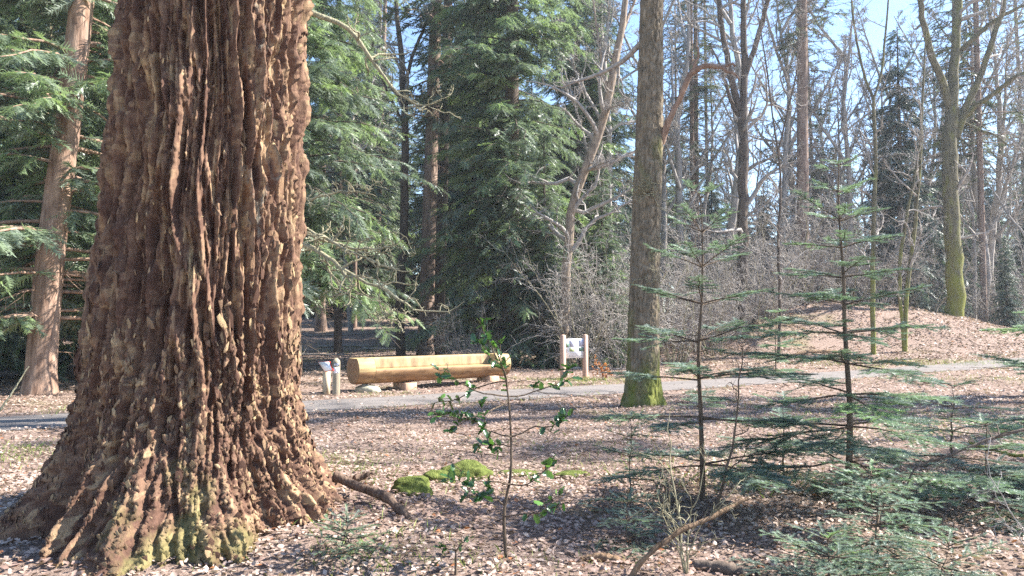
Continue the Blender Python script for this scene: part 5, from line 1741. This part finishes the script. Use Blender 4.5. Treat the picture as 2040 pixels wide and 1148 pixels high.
def scatter(n, y0, y1, half=0.80):
    yy = np.sqrt(rl.uniform(y0 ** 2, y1 ** 2, n))
    xx = yy * rl.uniform(-half, half, n)
    return xx, yy
def litter(mb, xx, yy, size, hi=True):
    pd = path_dist(xx, yy)
    keep = (pd > 0.8 + 0.35 * rl.random(len(xx))) | (rl.random(len(xx)) < 0.05)
    rt = np.hypot(xx - TX, yy - TY)
    keep &= rt > 0.6
    xx, yy = xx[keep], yy[keep]
    n = len(xx)
    zz = gh(xx, yy) + 0.012 + 0.012 * rl.random(n) + (0.012 * (path_dist(xx, yy) < 1.1))
    nn = unit(np.array([0, 0, 1.0]) + rl.normal(size=(n, 3)) * 0.33)
    a = rl.uniform(0, 6.28, n)
    d0 = np.stack([np.cos(a), np.sin(a), 0 * a], 1)
    d = unit(d0 - (d0 * nn).sum(1, keepdims=True) * nn)
    ay = np.cross(nn, d)
    s_ = size * rl.uniform(0.55, 1.25, n)
    flip = np.where(rl.random(n) < 0.4, -1.0, 1.0)
    pos = np.stack([xx, yy, zz + (flip < 0) * 0.012], 1)
    big = perlin(xx * 0.6, yy * 0.6, 5.0)
    col = np.clip(0.44 + 0.34 * big + 0.22 * perlin(xx * 2.1, yy * 2.1, 9.0) + rl.normal(0, 0.15, n), 0, 0.88)
    col = np.where(rl.random(n) < 0.02, 1.0, col)
    sets = LS if hi else [LS_LO]
    w = rl.integers(0, len(sets), n)
    for q_, (tv, tf) in enumerate(sets):
        k_ = w == q_
        V, Fi, r = instance(tv, tf, pos[k_], d[k_] * s_[k_, None], ay[k_] * s_[k_, None], nn[k_] * (s_ * flip)[k_, None], col[k_])
        mb.add(V, Fi, r)
mb = MB()
litter(mb, *scatter(24000, 3.2, 8.0), 0.047, True)
litter(mb, *scatter(52000, 7.0, 16.0), 0.055, False)
litter(mb, *scatter(42000, 14.0, 34.0, 0.85), 0.09, False)
xm, ym = rl.uniform(4, 27, 16000), rl.uniform(27, 38, 16000)
litter(mb, xm, ym, 0.14, False)
tag(mb.build('leaf_litter', M_LITTER), 'carpet of pale brown fallen leaves covering the forest floor', 'leaf litter', kind='stuff')

tw = MB()
for cnt_, y0, y1, l0, r0 in ((900, 3.4, 9, 0.16, 0.003), (1300, 8, 20, 0.3, 0.006), (700, 18, 40, 0.6, 0.012)):
    xx, yy = scatter(cnt_, y0, y1)
    kp = (path_dist(xx, yy) > 1.0) & (np.hypot(xx - TX, yy - TY) > 1.5)
    xx, yy = xx[kp], yy[kp]; n = len(xx)
    a = rl.uniform(0, 6.28, n); L_ = l0 * rl.uniform(0.4, 2.0, n)
    t_ = np.linspace(-0.5, 0.5, 4)
    q_ = np.stack([xx[:, None] + np.cos(a)[:, None] * L_[:, None] * t_, yy[:, None] + np.sin(a)[:, None] * L_[:, None] * t_, 0 * (xx[:, None] + t_)], -1)
    q_[..., :2] += rl.normal(size=(n, 4, 2)) * 0.06 * L_[:, None, None]
    q_[..., 2] = gh(q_[..., 0], q_[..., 1]) + 0.02 + 0.05 * np.abs(rl.normal(size=(n, 4))) * L_[:, None]
    V, Fq = tubes(q_, (r0 * rl.uniform(0.6, 1.4, n))[:, None] * np.linspace(1, 0.5, 4)[None], 3)
    tw.add(V, Fq)
tag(tw.build('fallen_twigs', M_OLDWOOD), 'thin dark fallen twigs scattered over the leaf litter', 'twigs', kind='stuff')

# grass tufts and sprouts
def blades(n, xx, yy, h, mb, col=0.5):
    zz = gh(xx, yy) - 0.01
    a = rl.uniform(0, 6.28, n); t = rl.uniform(0.1, 0.9, n)
    d = np.stack([np.cos(a) * t, np.sin(a) * t, np.ones(n)], 1)
    s_ = np.stack([-np.sin(a), np.cos(a), 0 * a], 1)
    hh = h * rl.uniform(0.5, 1.3, n)
    p = np.stack([xx, yy, zz], 1)
    V = np.stack([p - s_ * 0.004, p + s_ * 0.004, p + d * hh[:, None] * 0.6 + s_ * 0.002, p + d * hh[:, None] * np.array([1.25, 1.25, 0.95])], 1).reshape(-1, 3)
    b = np.arange(n)[:, None] * 4
    T = np.concatenate([b + np.array([0, 1, 2]), b + np.array([0, 2, 3])])
    mb.add(V, T, np.repeat(np.clip(col + rl.normal(0, 0.25, n), 0, 1), 4))
gm = MB()
def clump(px, py, D, sx, sy, n, h, col=0.5):
    x, y, z = put(px, D)
    blades(n, x + rl.normal(0, sx, n), y + rl.normal(0, sy, n), h, gm, col)
idx = rl.integers(60, 210, 5200)
sd = np.where(rl.random(5200) < 0.75, 1, -1) * (1.0 + np.abs(rl.normal(0, 0.35, 5200)))
gp_ = CENTRE[idx] + nrm[idx] * sd[:, None] + rl.normal(0, 0.15, (5200, 2))
kp = perlin(gp_[:, 0] * 0.5, gp_[:, 1] * 0.5, 7.7) > 0.0
blades(kp.sum(), gp_[kp, 0], gp_[kp, 1], 0.09, gm, 0.7)
for a in [(640, 0, 8.2, 0.5, 0.6, 500, 0.07), (700, 0, 7.4, 0.5, 0.5, 400, 0.06), (40, 0, 9.0, 0.7, 0.5, 700, 0.08), (1960, 0, 20.5, 2.0, 0.9, 1100, 0.07, 0.6), (1850, 0, 27.5, 2.5, 0.6, 1500, 0.10, 0.7), (1750, 0, 12, 2.5, 1.5, 1800, 0.08, 0.6),
          (1150, 0, 20.0, 0.8, 0.25, 700, 0.10, 0.75), (800, 0, 5.3, 0.3, 0.3, 60, 0.09), (740, 0, 4.9, 0.25, 0.2, 120, 0.06), (1460, 0, 7.5, 0.5, 0.4, 300, 0.1), (720, 0, 35, 3, 2, 1500, 0.12, 0.6), (760, 0, 6.9, 0.5, 0.5, 260, 0.05), (1080, 0, 9.5, 1.2, 0.7, 420, 0.05), (1300, 0, 8.5, 0.9, 0.6, 350, 0.07), (900, 0, 5.0, 0.6, 0.2, 120, 0.06, 0.6)]:
    clump(*a)
tag(gm.build('grass', M_GRASS), 'thin yellow-green grass along the path edges and in the litter', 'grass', kind='stuff')

# ------------------------------------------------------------------ haze
m = bpy.data.materials.new('haze_air'); m.use_nodes = True
nt = m.node_tree; nt.nodes.clear()
o_ = nt.nodes.new('ShaderNodeOutputMaterial'); v_ = nt.nodes.new('ShaderNodeVolumePrincipled')
v_.inputs['Color'].default_value = (0.86, 0.92, 1.0, 1)
v_.inputs['Density'].default_value = 0.0007
v_.inputs['Anisotropy'].default_value = 0.3
nt.links.new(v_.outputs[0], o_.inputs['Volume'])
hb = box_mb(330, 280, 46)
ho = hb.build('haze', m)
ho.location = (0, 95, -2.0)
ho['kind'] = 'stuff'
